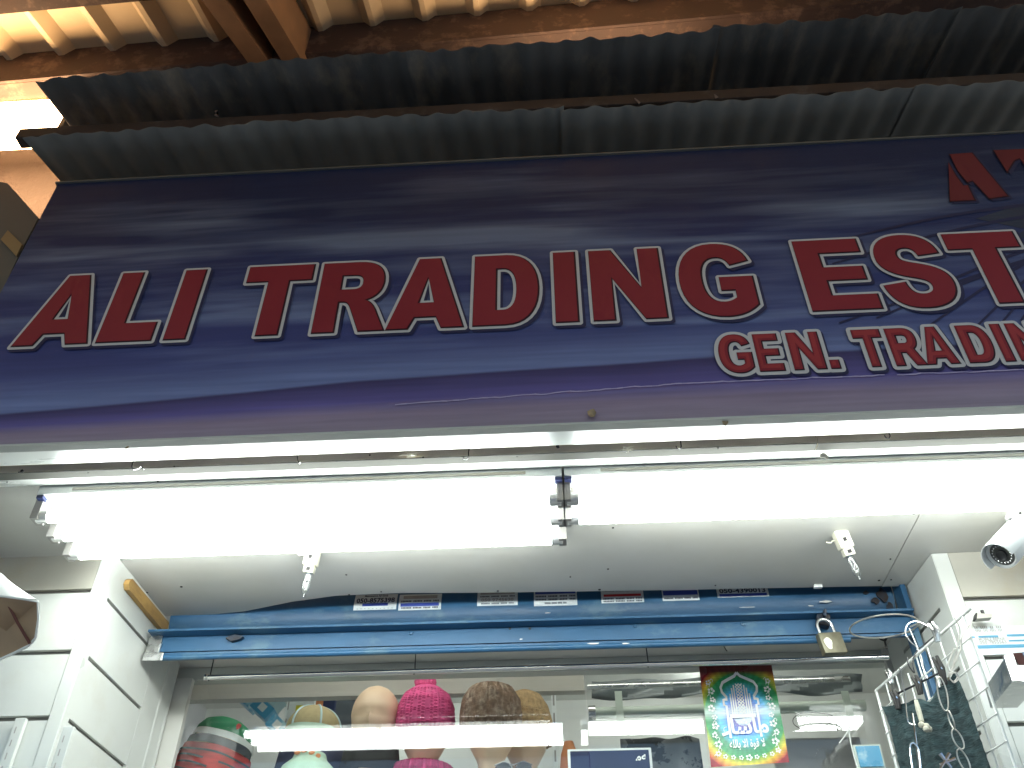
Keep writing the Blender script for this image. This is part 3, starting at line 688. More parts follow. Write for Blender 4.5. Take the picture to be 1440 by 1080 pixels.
gzL = [1.0427, .8847, .7296, .575, .42, .265, .11]
TL = slatfront('slatwall_pillar', 'white slatwall pillar at the left of the shop window, with a dirty top board', -2.1, -1.133, 1.948, gzL, 1.1415, (-1.162, -1.131))
gzR = [1.016, .8675, .713, .558, .403, .248, .1]
TR = slatfront('slatwall_pillar', 'white slatwall pillar at the right, under the security camera', .935, 2.05, 2.075, gzR, 1.1415, (.935, .973), side=-1)
def slatside(t, a, b, gz, topz, s0, s1, botz=-.1):
    """side face of a pillar from plan point a (front) to b (back): stiles at both ends, grooved boards between"""
    a, b = Vector((a[0], a[1], EYE)), Vector((b[0], b[1], EYE)); d = (b - a).normalized(); L_ = (b - a).length
    nrm = Vector((-d.y, d.x, 0)) if t is TR else Vector((d.y, -d.x, 0))       # towards the opening
    mt = Matrix(((d.x, nrm.x, 0, a.x), (d.y, nrm.y, 0, a.y), (0, 0, 1, EYE), (0, 0, 0, 1)))
    mb = MB(); mb.box(0, L_, -.03, -.009, botz, topz, mt); mb.build('backing', M['groove'], t)
    mb = MB(); mb.box(0, s0, -.0088, .0, botz, topz, mt); mb.build('stile', M['slat'], t)
    mb = MB(); mb.box(s1, L_, -.0088, .0, botz, topz, mt); mb.build('stile', M['slat'], t)
    zs = [topz + .0048] + gz
    for i in range(len(zs)):
        hi = zs[i] - .0048; lo_ = zs[i + 1] + .0048 if i + 1 < len(zs) else botz
        mb = MB(); mb.box(s0 + .0004, s1 - .0004, -.0088, -.0003, lo_, hi, mt); mb.build('slat_board', M['slat'], t)
slatside(TL, (-1.1292, 1.9470), (-1.1292, 2.46), [1.031, .8795, .732, .575, .42, .265, .11], 1.1415, .026, .355)
slatside(TR, (.9332, 2.0740), (.902, 2.46), [1.012, .862, .712, .558, .403, .248, .1], 1.1415, .045, .30)
# rail standards on the left boards
for i, (x0, y0, x1, y1, lb) in enumerate(((98, 1008, 72, 1086, 'left white slotted standard at the lower left, on the front of the pillar'),)):
    pass
def standard(pt, pb, label, Yv):
    a = at(*pt, Y=Yv); b = at(*pb, Y=Yv); b.x = a.x; b.z = EYE + .45
    t = thing('slotted_standard', label, 'shelf standard', (a.x, a.y, b.z), 'slotted shelf standards')
    mb = MB(); mb.bev(a.x - .012, a.x + .012, a.y - .012, a.y + .0, b.z, a.z, .002); mb.build('channel', M['slat'], t)
    mb = MB(); z = a.z - .02
    while z > b.z + .02: mb.box(a.x - .004, a.x - .0015, a.y - .0126, a.y - .0115, z - .014, z); z -= .028
    mb.build_each('slot', M['holder'], t)
standard((33, 1012), (14, 1080), 'white slotted standard on the front of the left pillar at the lower left', 1.945)
standard((100, 1024), (83, 1080), 'white slotted standard on the inner corner of the left pillar, below its third groove', 1.90)

# wedge of timber beside the left pillar, sticker, etc.
mb = MB(); a, b = at(180, 822, X=-1.122), at(232, 884, X=-1.122)
d = (b - a).normalized(); nn = Vector((1, 0, 0)).cross(d).normalized() * .016
pts = [a - nn * .9, a - nn * .3 - d * .012, a + nn * .5 - d * .010, a + nn, b + nn * 1.05, b - nn * 1.05]
mb.prism([q + Vector((-.006, 0, 0)) for q in pts], (.014, 0, 0)); o = mb.build('wooden_wedge', M['wood'])
tag(o, 'yellow brown piece of wood wedged on the left pillar side by the shutter', 'wood')
p = at(1150, 825, Z=1.138); mb = MB(); mb.bev(p.x - .011, p.x + .011, p.y - .006, p.y + .006, p.z - .004, SZ - .0005, .002); o = mb.build('plaster_lump', M['white']); tag(o, 'small white lump stuck under the ceiling edge above the padlock', 'lump')

# ------------------------------------------------------------------ blue roller shutter
sh = thing('roller_shutter', 'raised blue painted roller shutter with stickers on its lowest slats', 'shutter', (0, 2.28, EYE + 1.05))
XL, XR = -1.118, .897
def slat(z0, z1, y, name='slat'):
    prof = []
    for i in range(9):
        t = i / 8; prof.append((y - .013 * math.sin(math.pi * t) ** .8, EYE + z0 + (z1 - z0) * t))
    for i in range(9):
        t = 1 - i / 8; prof.append((y + .003 - .013 * math.sin(math.pi * t) ** .8 + .0015, EYE + z0 + (z1 - z0) * t))
    return MB().extr(prof, XL + .004, XR).build(name, M['blue'], sh, smooth=True)
slat(1.105, 1.198, 2.31); slat(1.2005, 1.27, 2.312)
MB().extr([(2.300, EYE + 1.0605), (2.300, EYE + 1.104), (2.312, EYE + 1.104), (2.312, EYE + 1.0605)], XL, XR).build('slat', M['blue'], sh)
# bottom bar: flange, web and rolled lip
MB().extr([(2.200, EYE + 1.0500), (2.200, EYE + 1.0560), (2.297, EYE + 1.060), (2.297, EYE + 1.0555), (2.2365, EYE + 1.0500)], XL, XR + .003).build('bar_flange', M['blue'], sh)
MB().extr([(2.2350, EYE + 1.0075), (2.2350, EYE + 1.0495), (2.2440, EYE + 1.0495), (2.2440, EYE + 1.0075)], XL, XR).build('bar_web', M['blue'], sh)
prof = []
for i in range(14):
    a = 2 * math.pi * i / 14; prof.append((2.232 + math.cos(a) * .0085, EYE + .989 + math.sin(a) * .0075))
MB().extr(prof, XL + .002, .73).build('bar_lip', M['blue'], sh, smooth=True)
MB().extr([(2.2355, EYE + .9975), (2.2355, EYE + 1.0045), (2.248, EYE + 1.0045), (2.248, EYE + .9975)], XL, XR).build('bar_seam', M['blue'], sh)
for px, py, r in ((578, 890, .006), (893, 880, .006), (1045, 877, .007), (325, 897, .004)):
    p = at(px, py, Y=2.2335); mb = MB(); mb.lathe([(r, 0), (r * .9, .0025), (r * .4, .0038)], 14, Matrix.Translation(p + Vector((0, .0012, 0))) @ Matrix.Rotation(R(90), 4, 'X')); mb.build('rivet', M['blue'], sh, smooth=True)
mb = MB()
for px, py in ((717, 884), (745, 884), (986, 876), (918, 871)):
    p = at(px, py, Y=2.234); r = .0036 if py > 880 else .002; mb.lathe([(r, 0), (r, .001)], 12, Matrix.Translation(p) @ Matrix.Rotation(R(90), 4, 'X'))
mb.build_each('bolt_hole', M['iron'], sh)
p = at(330, 899, Y=2.234); mb = MB(); mb.prism([p + Vector(q) for q in ((-.022, 0, 0), (-.004, 0, -.010), (.020, 0, -.004), (.026, 0, .003), (.002, 0, .009))], (0, -.012, 0)); mb.build('lock_tab', M['bluedark'], sh)
mb = MB(); mb.bev(XL - .004, XL + .032, 2.226, 2.2345, EYE + 1.003, EYE + 1.052, .001); mb.build('end_cap', M['steel'], sh)
mb = MB(); mb.bev(XL - .004, XL + .05, 2.219, 2.224, EYE + .977, EYE + 1.000, .002); mb.build('end_cap', M['steel'], sh)
mb = MB(); rr = random.Random(3)
for cx_, cz_, sx2, sz2 in ((.868, 1.142, .016, .022), (.845, 1.125, .012, .010), (.878, 1.105, .010, .014), (.825, 1.150, .008, .006)):
    mb.prism([Vector((cx_ + math.cos(2 * math.pi * i / 11) * sx2 * rr.uniform(.6, 1.15), 2.2955, EYE + cz_ + math.sin(2 * math.pi * i / 11) * sz2 * rr.uniform(.6, 1.15))) for i in range(11)], (0, -.0025 - rr.random() * .001, 0))
mb.build_each('grease_clot', M['bluedark'], sh)
mb = MB()
for px, py, w_, h_ in ((835, 905, .022, .0022), (880, 905, .014, .0020), (1160, 846, .022, .004), (733, 899, .006, .002), (1050, 854, .03, .0012), (770, 862, .012, .0012), (1140, 852, .01, .002)):
    Yv = 2.2225 if py > 900 else (2.233 if py > 875 else 2.289)
    p = at(px, py, Y=Yv); n_ = 9; q = []
    for i in range(n_):
        a = 2 * math.pi * i / n_; rj = rr.uniform(.6, 1.1); q.append(p + Vector((math.cos(a) * w_ * rj / 1.2, 0, math.sin(a) * h_ * rj)))
    mb.prism(q, (0, -.0006, 0))
mb.build_each('paint_chip', M['chip'], sh)
gd = MB(); gd.bev(.8985, .9125, 2.238, 2.297, EYE - 1.4, EYE + 1.20, .002)
gd.build('guide_rail', M['blue'], sh)

# stickers on the shutter ---------------------------------------
def textmesh(s, size, mtx, bold=0, slant=0, width=None):
    c = bpy.data.curves.new('t', 'FONT'); c.body = s; c.size = 1; c.offset = bold; c.shear = slant; c.align_x = 'CENTER'; c.resolution_u = 2
    o = bpy.data.objects.new('t', c); C.objects.link(o); bpy.context.view_layer.update()
    dg = bpy.context.evaluated_depsgraph_get(); me = bpy.data.meshes.new_from_object(o.evaluated_get(dg))
    vs = [v.co.copy() for v in me.vertices]; fs = [tuple(p.vertices) for p in me.polygons]
    bpy.data.objects.remove(o); bpy.data.curves.remove(c)
    if not vs: return [], []
    x0 = min(v.x for v in vs); x1 = max(v.x for v in vs)
    sx = width / (x1 - x0) if width else size; cx = (x0 + x1) / 2
    return [mtx @ Vector(((v.x - cx) * sx, v.y * size, 0)) for v in vs], fs
def sticker(x0, x1, z0, z1, label, lines, y=2.2915, tilt=0):
    """paper label on the front of the shutter slat; lines: (text or bar, z fraction, height fraction, material, width fraction)"""
    t = thing('phone_sticker', label, 'sticker', ((x0 + x1) / 2, y, EYE + z0), 'advertising stickers on the blue shutter')
    n_ = 6; cx, cz = (x0 + x1) / 2, (z0 + z1) / 2
    rot = Matrix.Translation((cx, 0, cz)) @ Matrix.Rotation(tilt, 4, 'Y') @ Matrix.Translation((-cx, 0, -cz))
    def front(z): # rides on the bulged slat
        tt = max(0, min(1, (z - 1.105) / (1.198 - 1.105))); return 2.31 - .013 * math.sin(math.pi * tt) ** .8 - .0012
    mb = MB(); vs = []
    for j in range(n_ + 1):
        z = z0 + (z1 - z0) * j / n_
        for x in (x0, x1):
            q = rot @ Vector((x, 0, z)); vs.append((q.x, front(q.z), EYE + q.z))
    mb.add(vs, [(2 * j, 2 * j + 1, 2 * j + 3, 2 * j + 2) for j in range(n_)])
    mb.build('sticker_paper', M['paper'], t, recalc=False)
    for i, (txt, fz, fh, mm, fw) in enumerate(lines):
        h = (z1 - z0) * fh; zc = z0 + (z1 - z0) * fz; wdt = (x1 - x0) * fw
        mb = MB()
        if txt == '#': mb.add([(cx - wdt / 2, 0, zc - h / 2), (cx + wdt / 2, 0, zc - h / 2), (cx + wdt / 2, 0, zc + h / 2), (cx - wdt / 2, 0, zc + h / 2)], [(0, 1, 2, 3)])
        else:
            mt = Matrix.Translation((cx, 0, zc - h * .36)) @ Matrix.Rotation(R(90), 4, 'X')
            v_, f_ = textmesh(txt, h, mt, .03, width=wdt); mb.add(v_, f_)
        for k_ in range(len(mb.v)):
            q = rot @ mb.v[k_]; mb.v[k_] = Vector((q.x, front(q.z) - .0006 - .0003 * i, EYE + q.z))
        if mb.v: mb.build('printed_line', M[mm], t, recalc=False)
def sx(px, py): return at(px, py, Y=2.298)
def stk(pl, pr, pb, label, lines, tilt=0, h=.052):
    a = sx(pl, pb); b = sx(pr, pb); z = (a.z + b.z) / 2 - EYE
    sticker(a.x, b.x, z, z + h, label, lines, tilt=tilt)
grk = 'lllllll llllll lllll llll'
stk(497, 557, 858, 'white sticker printed 050-8575398, leftmost on the blue shutter', (('Maintenance All Kinds', .90, .20, 'ink', .55), ('050-8575398', .58, .42, 'ink', .9), ('#', .30, .17, 'inkblue', .6), ('. . . . . . . . . .', .1, .12, 'ink', .85)), tilt=R(0))
stk(560, 620, 858, 'white sticker with a blue lettered band, second from the left on the shutter', (('#', .78, .22, 'holder', .8), (grk, .52, .14, 'ink', .88), ('#', .30, .20, 'inkblue', .9), (grk, .12, .12, 'ink', .85)))
stk(671, 728, 852, 'faded white sticker with a grey phone number line, third from the left on the shutter', (('#', .8, .18, 'holder', .85), (grk, .56, .12, 'ink', .85), ('050 9745620', .34, .26, 'holder', .8), (grk, .12, .1, 'ink', .8)))
stk(751, 812, 852, 'white sticker with fine blue print, fourth from the left on the shutter', (('#', .82, .22, 'inkblue', .94), (grk, .56, .14, 'ink', .92), (grk, .36, .12, 'ink', .92), (grk, .14, .12, 'ink', .5)))
stk(846, 906, 848, 'white sticker with a red band, in the middle of the right half of the shutter', ((grk, .80, .26, 'holder', .8), ('#', .44, .15, 'inkred', .88), (grk, .24, .12, 'ink', .9), (grk, .09, .1, 'ink', .9)))
stk(932, 984, 845, 'small white sticker with a navy band, second from the right on the shutter', (('#', .55, .34, 'inkblue', .94), (grk, .17, .16, 'ink', .9)), h=.044)
stk(1009, 1082, 840, 'white sticker printed 050-4390013 over a blue bar, rightmost on the shutter', (('050-4390013', .52, .5, 'ink', .9), ('#', .16, .2, 'inkblue', .92)), h=.040)

# ------------------------------------------------------------------ lintel behind the shutter, shop window
li = thing('window_lintel', 'dull grey timber lintel over the shop window, below the blue shutter', 'lintel', (0, 2.47, EYE + 1.05))
mb = MB(); mb.box(-1.14, .92, 2.33, 2.4985, EYE + 1.072, EYE + 1.09); mb.build('lintel_underside', M['soffit'], li)
mb = MB(); mb.bev(-1.14, .90, 2.493, 2.53, EYE + 1.034, EYE + 1.0715, .0015); mb.build('lintel_board', M['greyplank'], li)
GYB, GT = 2.5, R(-1.35)          # glass plane: top leans a little towards the street
def gy(z, t=None): return GYB + (z - 1.0) * math.tan(GT if t is None else t)
wi = thing('shop_window', 'shop window of two clear panes reflecting the lit tubes', 'window', (0, 2.5, EYE - .2))
for xa, xb in ((-1.125, .0500), (.0535, .893)):
    mb = MB(); z0, z1 = -.4, 1.033; tl_ = GT if xa < 0 else R(-2.4)
    for z in (z0, z1):
        for x in (xa, xb): mb.v.append(Vector((x, gy(z, tl_), EYE + z)))
    for z in (z0, z1):
        for x in (xa, xb): mb.v.append(Vector((x, gy(z, tl_) + .006, EYE + z)))
    mb.f = [(0, 1, 3, 2), (4, 6, 7, 5), (0, 4, 5, 1), (2, 3, 7, 6), (0, 2, 6, 4), (1, 5, 7, 3)]; mb.mi = [0, 1, 1, 1, 1, 1]
    mb.build('pane', [M['pane'], M['paneback']], wi)
# jamb pipes at the left
jm = thing('door_jamb', 'white rounded jamb posts at the left end of the shop window', 'jamb', (-1.12, 2.4, EYE - .4))
for px, py, Yv, r in ((234, 930, 2.40, .014), (243, 950, 2.46, .012)):
    p = at(px, py, Y=Yv); mb = MB(); mb.tube([(p.x, p.y, EYE - .4), (p.x, p.y, EYE + 1.07)], r, 16); mb.build('jamb_post', M['slat'], jm, smooth=True)
mb = MB(); mb.box(-1.16, -1.085, 2.475, 2.494, EYE - .4, EYE + 1.033); mb.build('jamb_board', M['soffit'], jm)
mb = MB(); mb.box(.893, .96, 2.475, 2.494, EYE - .4, EYE + 1.072); o = mb.build('door_jamb', M['soffit']); tag(o, 'flat grey jamb board at the right end of the shop window', 'jamb')

mb = MB(); mb.box(-1.14, 1.62, 2.531, 2.548, EYE + 1.05, EYE + 1.86); mb.build('light_stop_board', M['soffit'], li)  # unseen board added to stop street light leaking into the shop
# curtain rod with hangers
yr = 2.33; a = at(290, 953, Y=yr); b = at(1249, 924, Y=yr)
rod = thing('hanging_rod', 'thin chrome rod hung on wires across the top of the shop window', 'rod', (a + b) / 2)
mb = MB(); mb.tube([a, b], .0075, 12); mb.build('rod', M['chrome'], rod, smooth=True)
mb = MB(); mb.tube([a + Vector((-.004, 0, 0)), a + Vector((.004, 0, 0))], .0095, 12); mb.build('rod_cap', M['steel'], rod, smooth=True)
for px in (294, 589, 918):
    t = (px - 290) / (1249 - 290); q = a + (b - a) * t
    mb = MB(); mb.tube([q + Vector((0, 0, -.009)), q + Vector((.008, 0, 0)), q + Vector((.002, 0, .010)), q + Vector((.001, .002, .06)), (q.x + .001, q.y + .01, EYE + 1.071)], .0016, 6); mb.build('hanger_wire', M['iron'], rod)
def hookwire(px, py, Yv, pts, label, m='iron', r=.0013, group=None, cat='hook', name='wire_hook'):
    p = at(px, py, Y=Yv); mb = MB(); mb.tube([p + Vector(q) for q in pts], r, 7); o = mb.build(name, M[m], smooth=True); return tag(o, label, cat, group)
hookwire(841, 906, 2.33, ((.008, 0, .03), (.008, 0, .0), (.003, 0, -.008), (-.004, 0, -.009), (-.010, 0, -.006)), 'small dark wire hook under the blue shutter, left of the poster')
hookwire(1017, 908, 2.33, ((0, 0, .04), (0, 0, .004), (.004, 0, -.008), (.008, 0, -.016)), 'bent dark wire hanging above the poster')
hookwire(1243, 902, 2.28, ((-.014, 0, .016), (-.006, 0, .006), (0, 0, .003), (.006, 0, .006), (.012, 0, .012), (.002, .0, .0), (.002, .0, -.02)), 'forked dark iron hook below the right end of the blue shutter', r=.0028)

# S hooks along the rail under the sign
def shook(px, py, label, kind=0):
    p = at(px, py, Y=1.553)
    if kind == 0: pts = [(-.003, 0, .010), (.002, 0, .013), (.007, 0, .009), (.006, 0, 0), (.006, 0, -.014), (.002, 0, -.020), (-.004, 0, -.018), (-.005, 0, -.012)]
    elif kind == 1: pts = [(.008, 0, .012), (0, 0, .013), (-.004, 0, .006), (-.003, 0, -.006), (.004, 0, -.012), (.012, 0, -.010), (.018, 0, -.004), (.026, 0, -.012)]
    else: pts = [(0, 0, .014), (-.002, 0, .008), (.001, 0, 0), (.003, 0, -.008), (.008, 0, -.014)]
    mb = MB(); mb.tube([p + Vector(q) for q in pts], .0015, 7); o = mb.build('wire_hook', M['chrome'], smooth=True); tag(o, label, 'hook', 'hooks on the rail under the sign')
shook(188, 654, 'shiny bent hook, leftmost on the rail under the sign', 1)
shook(418, 644, 'shiny small hook above the middle of the left tubes', 2)
shook(655, 636, 'shiny S hook left of the joint between the two light fixtures', 0)
shook(953, 621, 'shiny S hook beneath the G of TRADING', 0)
shook(1245, 606, 'shiny S hook beneath the word TRADING in the second line', 0)
for px, py, lb in ((31, 664, 'dark screw sticking out of the cream rail at the far left'), (784, 629, 'dark screw sticking out of the cream rail above the joint of the light fixtures')):
    p = at(px, py, Y=1.562); mb = MB(); mb.tube([p + Vector((0, .002, 0)), p + Vector((.003, -.014, -.010))], .0016, 7); mb.tube([p + Vector((0, .0, .002)), p + Vector((0, -.003, .002))], .0035, 9); tag(mb.build('rail_screw', M['iron']), lb, 'screw')
mb = MB()
for px, py in ((124, 665), (245, 656), (160, 676), (10, 678), (222, 677), (520, 640), (595, 643), (727, 642), (890, 602), (1195, 634), (1010, 630)):
    p = at(px, py, Y=1.56); r_ = random.uniform(.0012, .0024); mb.lathe([(r_, 0), (r_ * .6, -.001)], 8, Matrix.Translation(p) @ Matrix.Rotation(R(-90), 4, 'X'))
mb.build_each('nail_head', M['iron'], pk)
# scraps of dry leaf and old tape caught along the strip
def scrap(px, py, Yv, s, label, m='leaf', n_=7, asp=1.3, cat='scrap', curl=.006):
    p = at(px, py, Y=Yv); rr_ = random.Random(px); ring = []
    for i in range(n_):
        a = 2 * math.pi * i / n_; q = rr_.uniform(.5, 1.1) * s; ring.append(p + Vector((math.cos(a) * q, -.003 - rr_.random() * curl, math.sin(a) * q * asp)))
    mb = MB(); vs = [p + Vector((0, -.004, 0))] + ring; mb.add(vs + [v + Vector((0, .0008, 0)) for v in vs], [(0, i + 1, (i + 1) % n_ + 1) for i in range(n_)] + [(n_ + 1, n_ + 1 + (i + 1) % n_ + 1, n_ + 1 + i + 1) for i in range(n_)] + [(i + 1, n_ + 2 + i, n_ + 2 + (i + 1) % n_, (i + 1) % n_ + 1) for i in range(n_)])
    return tag(mb.build('dry_scrap', M[m]), label, cat, 'dry scraps caught under the sign')
scrap(1020, 596, 1.43, .010, 'brown pointed dry scrap hanging below the second line of lettering', asp=1.2)
scrap(1370, 577, 1.43, .009, 'brown dry scrap at the sign edge near the right', asp=.7)
scrap(832, 583, 1.415, .010, 'brown dry scrap stuck on the purple band of the sign right of centre', asp=1.3)
scrap(532, 609, 1.43, .009, 'brown dry scrap at the sign edge left of centre', asp=.8)
def tuft(px, py, Yv, w_, label):
    p = at(px, py, Y=Yv); rr_ = random.Random(px); mb = MB()
    for i in range(7):
        a_ = rr_.uniform(-.5, .9); q = [p + Vector((t * w_ * (rr_.random() - .5) * 2 + w_ * .3 * math.sin(t * 3 + i), -.004 - .004 * rr_.random(), (t - .5) * w_ * a_)) for t in (0, .33, .66, 1)]
        mb.tube(q, [.0004, .0012, .0010, .0004], 5)
    return tag(mb.build('fibre_tuft', M['ceramic'], smooth=True), label, 'fibre', 'dry scraps caught under the sign')
tuft(880, 634, 1.556, .018, 'pale frayed fibres stuck on the rail right of the fixture joint')
tuft(578, 642, 1.556, .022, 'pale frayed fibres stuck on the rail left of the middle')
scrap(1158, 643, 1.60, .010, 'pale curled strip below the rail, above the right tubes', 'tape', asp=1.1)
scrap(180, 631, 1.43, .007, 'brown smudge of dry glue at the sign edge near the left', asp=.6)

# ------------------------------------------------------------------ padlock and wire ring
p = at(1163, 889, Y=2.19)
pl = thing('padlock', 'worn brass padlock with a cream worn patch hanging from the blue shutter bar', 'padlock', p)
mt = Matrix.Translation(p) @ Matrix.Rotation(R(-7), 4, 'Y') @ Matrix.Rotation(R(12), 4, 'Z') @ Matrix.Scale(1.14, 4)
mb = MB(); mb.bev(-.027, .027, -.009, .009, -.052, -.004, .0022, mt); mb.build('lock_body', M['brass'], pl, smooth=True)
mb = MB(); q = []
for i in range(12):
    a = 2 * math.pi * i / 12; q.append(mt @ Vector((-.012 + math.cos(a) * .009 * (1 + .2 * math.sin(3 * a)), -.0095, -.030 + math.sin(a) * .014 * (1 + .1 * math.cos(5 * a)))))
mb.prism(q, mt.to_3x3() @ Vector((0, -.0006, 0))); mb.build('worn_patch', M['ceramic'], pl)
mb = MB(); pts = [(-.018, 0, -.004), (-.018, 0, .012)] + [(-.018 * math.cos(a), 0, .014 + .017 * math.sin(a)) for a in [R(180 * i / 10) for i in range(1, 10)]] + [(.018, 0, .012), (.018, 0, -.004)]
mb.tube([mt @ Vector(v) for v in pts], .0042, 12); mb.build('shackle', M['chrome'], pl, smooth=True)
p2 = at(1158, 868, Y=2.21); mb = MB(); m2 = Matrix.Translation(p2) @ Matrix.Rotation(R(15), 4, 'Y')
mb.bev(-.017, .017, -.004, .024, -.022, .010, .004, m2); mb.bev(-.004, .004, -.022, .000, -.006, .014, .002, m2); o = mb.build('lock_staple', M['bluedark'], sh)
p = at(1243, 881, Y=2.09); mb = MB()
pts = [p + Vector((math.cos(a) * .080, math.sin(a) * .074, .004 * math.sin(a))) for a in [R(i * 10) for i in range(36)]]
mb.tube(pts, .0021, 8, closed=True)
mb.tube([p + Vector((.066, .01, .002)), p + Vector((.082, -.01, .002)), p + Vector((.10, -.02, -.006))], .002, 7)
o = mb.build('wire_ring', M['wire'], smooth=True); tag(o, 'large steel wire ring hanging beside the padlock at the right', 'ring')

# ------------------------------------------------------------------ right: wire grid with clips and teal trousers
def gp(s, z): # s metres from the far end towards the viewer along the grid, z above the eye
    A = Vector((.752, 2.205)); B = Vector((.832, 1.80)); d = (B - A).normalized(); q = A + d * s; return Vector((q.x, q.y, EYE + z))
GLEN = .412; gtop = .845
gr = thing('wire_grid_panel', 'white wire grid display panel standing askew at the right of the window', 'grid panel', gp(GLEN / 2, -.4))
ns = 8
for i in range(ns + 1):
    s_ = GLEN * i / ns; r_ = .0032 if i in (0, ns) else .0019
    tz = gtop if i not in (3,) else gtop - .02
    mb = MB(); mb.tube([gp(s_, -.3), gp(s_, tz)], r_, 7); mb.build('grid_wire', M['whitewire'], gr, smooth=True)
z = gtop - .052
mb = MB(); mb.tube([gp(-.002, gtop), gp(GLEN + .035, gtop)], .0034, 8); mb.build('grid_wire', M['whitewire'], gr, smooth=True)
while z > -.3:
    mb = MB(); o_ = Vector((-.004, 0, 0)); mb.tube([gp(-.002, z) + o_, gp(GLEN + .01, z) + o_], .0017, 6); mb.build('grid_wire', M['whitewire'], gr, smooth=True); z -= .052

def clip(s_, z, label, big=1, m='iron', off=-.012):
    p = gp(s_, z) + Vector((off, 0, 0)); mb = MB(); t = thing('hanging_clip', label, 'clip', p, 'clips on the wire grid')
    mb.tube([p + Vector((0, 0, .022 * big)), p + Vector((.002, -.003, .006)), p + Vector((0, 0, -.018 * big))], [.0035, .006, .0045], 8)
    mb.tube([p + Vector((-.006, .008, .022 * big)), p + Vector((-.002, .002, .004)), p + Vector((-.003, .002, -.018 * big))], [.003, .005, .004], 8); mb.build('clip_jaws', M[m], t, smooth=True)
    mb = MB(); mb.tube([p + Vector((.0, -.008, .004)), p + Vector((.0, .012, .004))], .0028, 8); mb.build('clip_spring', M['chrome'], t, smooth=True)
def clip_at(px, py, Yv, *k, **kw):
    global gp
    g0 = gp; q = at(px, py, Y=Yv); gp = lambda s_, z: q; clip(0, 0, *k, off=0, **kw); gp = g0
clip_at(1252, 952, 2.16, 'steel clip at the far end of the white wire grid', .9, 'steel')
clip_at(1261, 985, 1.93, 'dark clip pinching the left top corner of the teal trousers', 1)
clip_at(1292, 964, 1.90, 'dark clip in the middle of the teal trousers waistband', 1)
clip_at(1316, 890, 1.86, 'steel clip near the front end of the grid top wire', 1.1, 'steel')
clip_at(1324, 944, 1.85, 'long dark clip pinching the right top corner of the teal trousers', 1.5)
mb = MB(); mb.tube([at(1263, 975, Y=1.94), at(1322, 946, Y=1.86)], .0022, 8); o = mb.build('hanger_bar', M['black'], smooth=True); tag(o, 'thin black hanger bar above the teal trousers', 'hanger')
# trousers
def cpn(s_, z):
    A = Vector((.678, 1.965)); B = Vector((.806, 1.845)); q = A + (B - A) * s_; return Vector((q.x, q.y, EYE + z))
tt = thing('teal_trousers', 'dark teal crinkled cotton trousers with a beige drawstring, clipped to the wire grid', 'trousers', cpn(.5, .3))
nu, nv = 90, 80; vs = []
for side in (0, 1):
    for j in range(nv + 1):
        v = j / nv; z = .722 - v * .60
        for i in range(nu + 1):
            u = i / nu
            s_ = u * (1.0 + .16 * v) - .13 * v - .05 * math.exp(-v * 30)
            zz = z + .018 * u - .022 * math.sin(math.pi * u) * (1 - v) ** 6 - .012 * math.exp(-((u - .62) / .06) ** 2) * (1 - v) ** 5
            fold = .006 * math.sin(u * 23 + v * 2) * (.5 + v) + .006 * math.sin(u * 9 + 1) * (1 - v) + .003 * noise.noise(Vector((u * 14, v * 34, side))) + .004 * math.sin(v * 190 + 3 * noise.noise(Vector((u * 8, v * 4, 1)))) * .3 + .012 * math.exp(-((u - .45) / .04) ** 2) * min(1, v * 3)
            thick = .016 * math.sin(math.pi * u) ** .5 * (.45 + .55 * min(1, v * 3))
            vs.append(cpn(s_, zz) + Vector(((fold + (thick if side else -thick)) * .7, (fold + (thick if side else -thick)) * .7, 0)))
n = nu + 1; m_ = (nu + 1) * (nv + 1); fs = []
for j in range(nv):
    for i in range(nu):
        fs.append((j * n + i, j * n + i + 1, (j + 1) * n + i + 1, (j + 1) * n + i)); fs.append((m_ + j * n + i, m_ + (j + 1) * n + i, m_ + (j + 1) * n + i + 1, m_ + j * n + i + 1))
for j in range(nv):
    for i in (0, nu): fs.append((j * n + i, (j + 1) * n + i, m_ + (j + 1) * n + i, m_ + j * n + i))
MB().add(vs, fs).build('trouser_cloth', M['teal'], tt, smooth=True)
dsx = gp(.135, .70) + Vector((-.075, 0, .0))
dsx = at(1288, 985, Y=1.87) ; dsx = Vector((dsx.x - .0, dsx.y, dsx.z))
mb = MB(); mb.tube([dsx, dsx + Vector((-.002, -.004, -.02)), dsx + Vector((-.003, -.006, -.045))], [.004, .0055, .005], 8)
for q in ((-.006, -.008, -.052), (.002, -.010, -.056), (.007, -.006, -.060), (-.001, -.012, -.062)):
    c_ = dsx + Vector(q); mb.lathe([(.002, -.006), (.006, -.003), (.0065, .001), (.004, .005), (.001, .006)], 9, Matrix.Translation(c_) @ Matrix.Rotation(q[0] * 90, 4, 'Y'))
mb.build('drawstring', M['cord'], tt, smooth=True)
# chain of oval links
ch = thing('link_chain', 'chain of large oval steel links hanging in front of the teal trousers', 'chain', at(1330, 970, Y=1.78))
cpts = [(1321, 953, 1330, 999), (1333, 1000, 1342, 1024), (1341, 1026, 1353, 1053), (1348, 1054, 1362, 1085), (1361, 1082, 1374, 1115)]
for i, (xa, ya, xb, yb) in enumerate(cpts):
    a = at(xa, ya, Y=1.78); b = at(xb, yb, Y=1.78); c_ = (a + b) / 2; d = (b - a); L_ = d.length / 2; d.normalize(); s_ = d.cross(Vector((0, 1, 0))).normalized()
    wd = .0085 if i != 1 else .0025
    if i == 1: s_ = Vector((0, 1, 0)); wd = .009
    mb = MB(); mb.tube([c_ + d * math.cos(R(k_ * 15)) * L_ * 1.04 + s_ * math.sin(R(k_ * 15)) * wd for k_ in range(24)], .0014, 6, closed=True); mb.build('chain_link', M['wire'], ch, smooth=True)
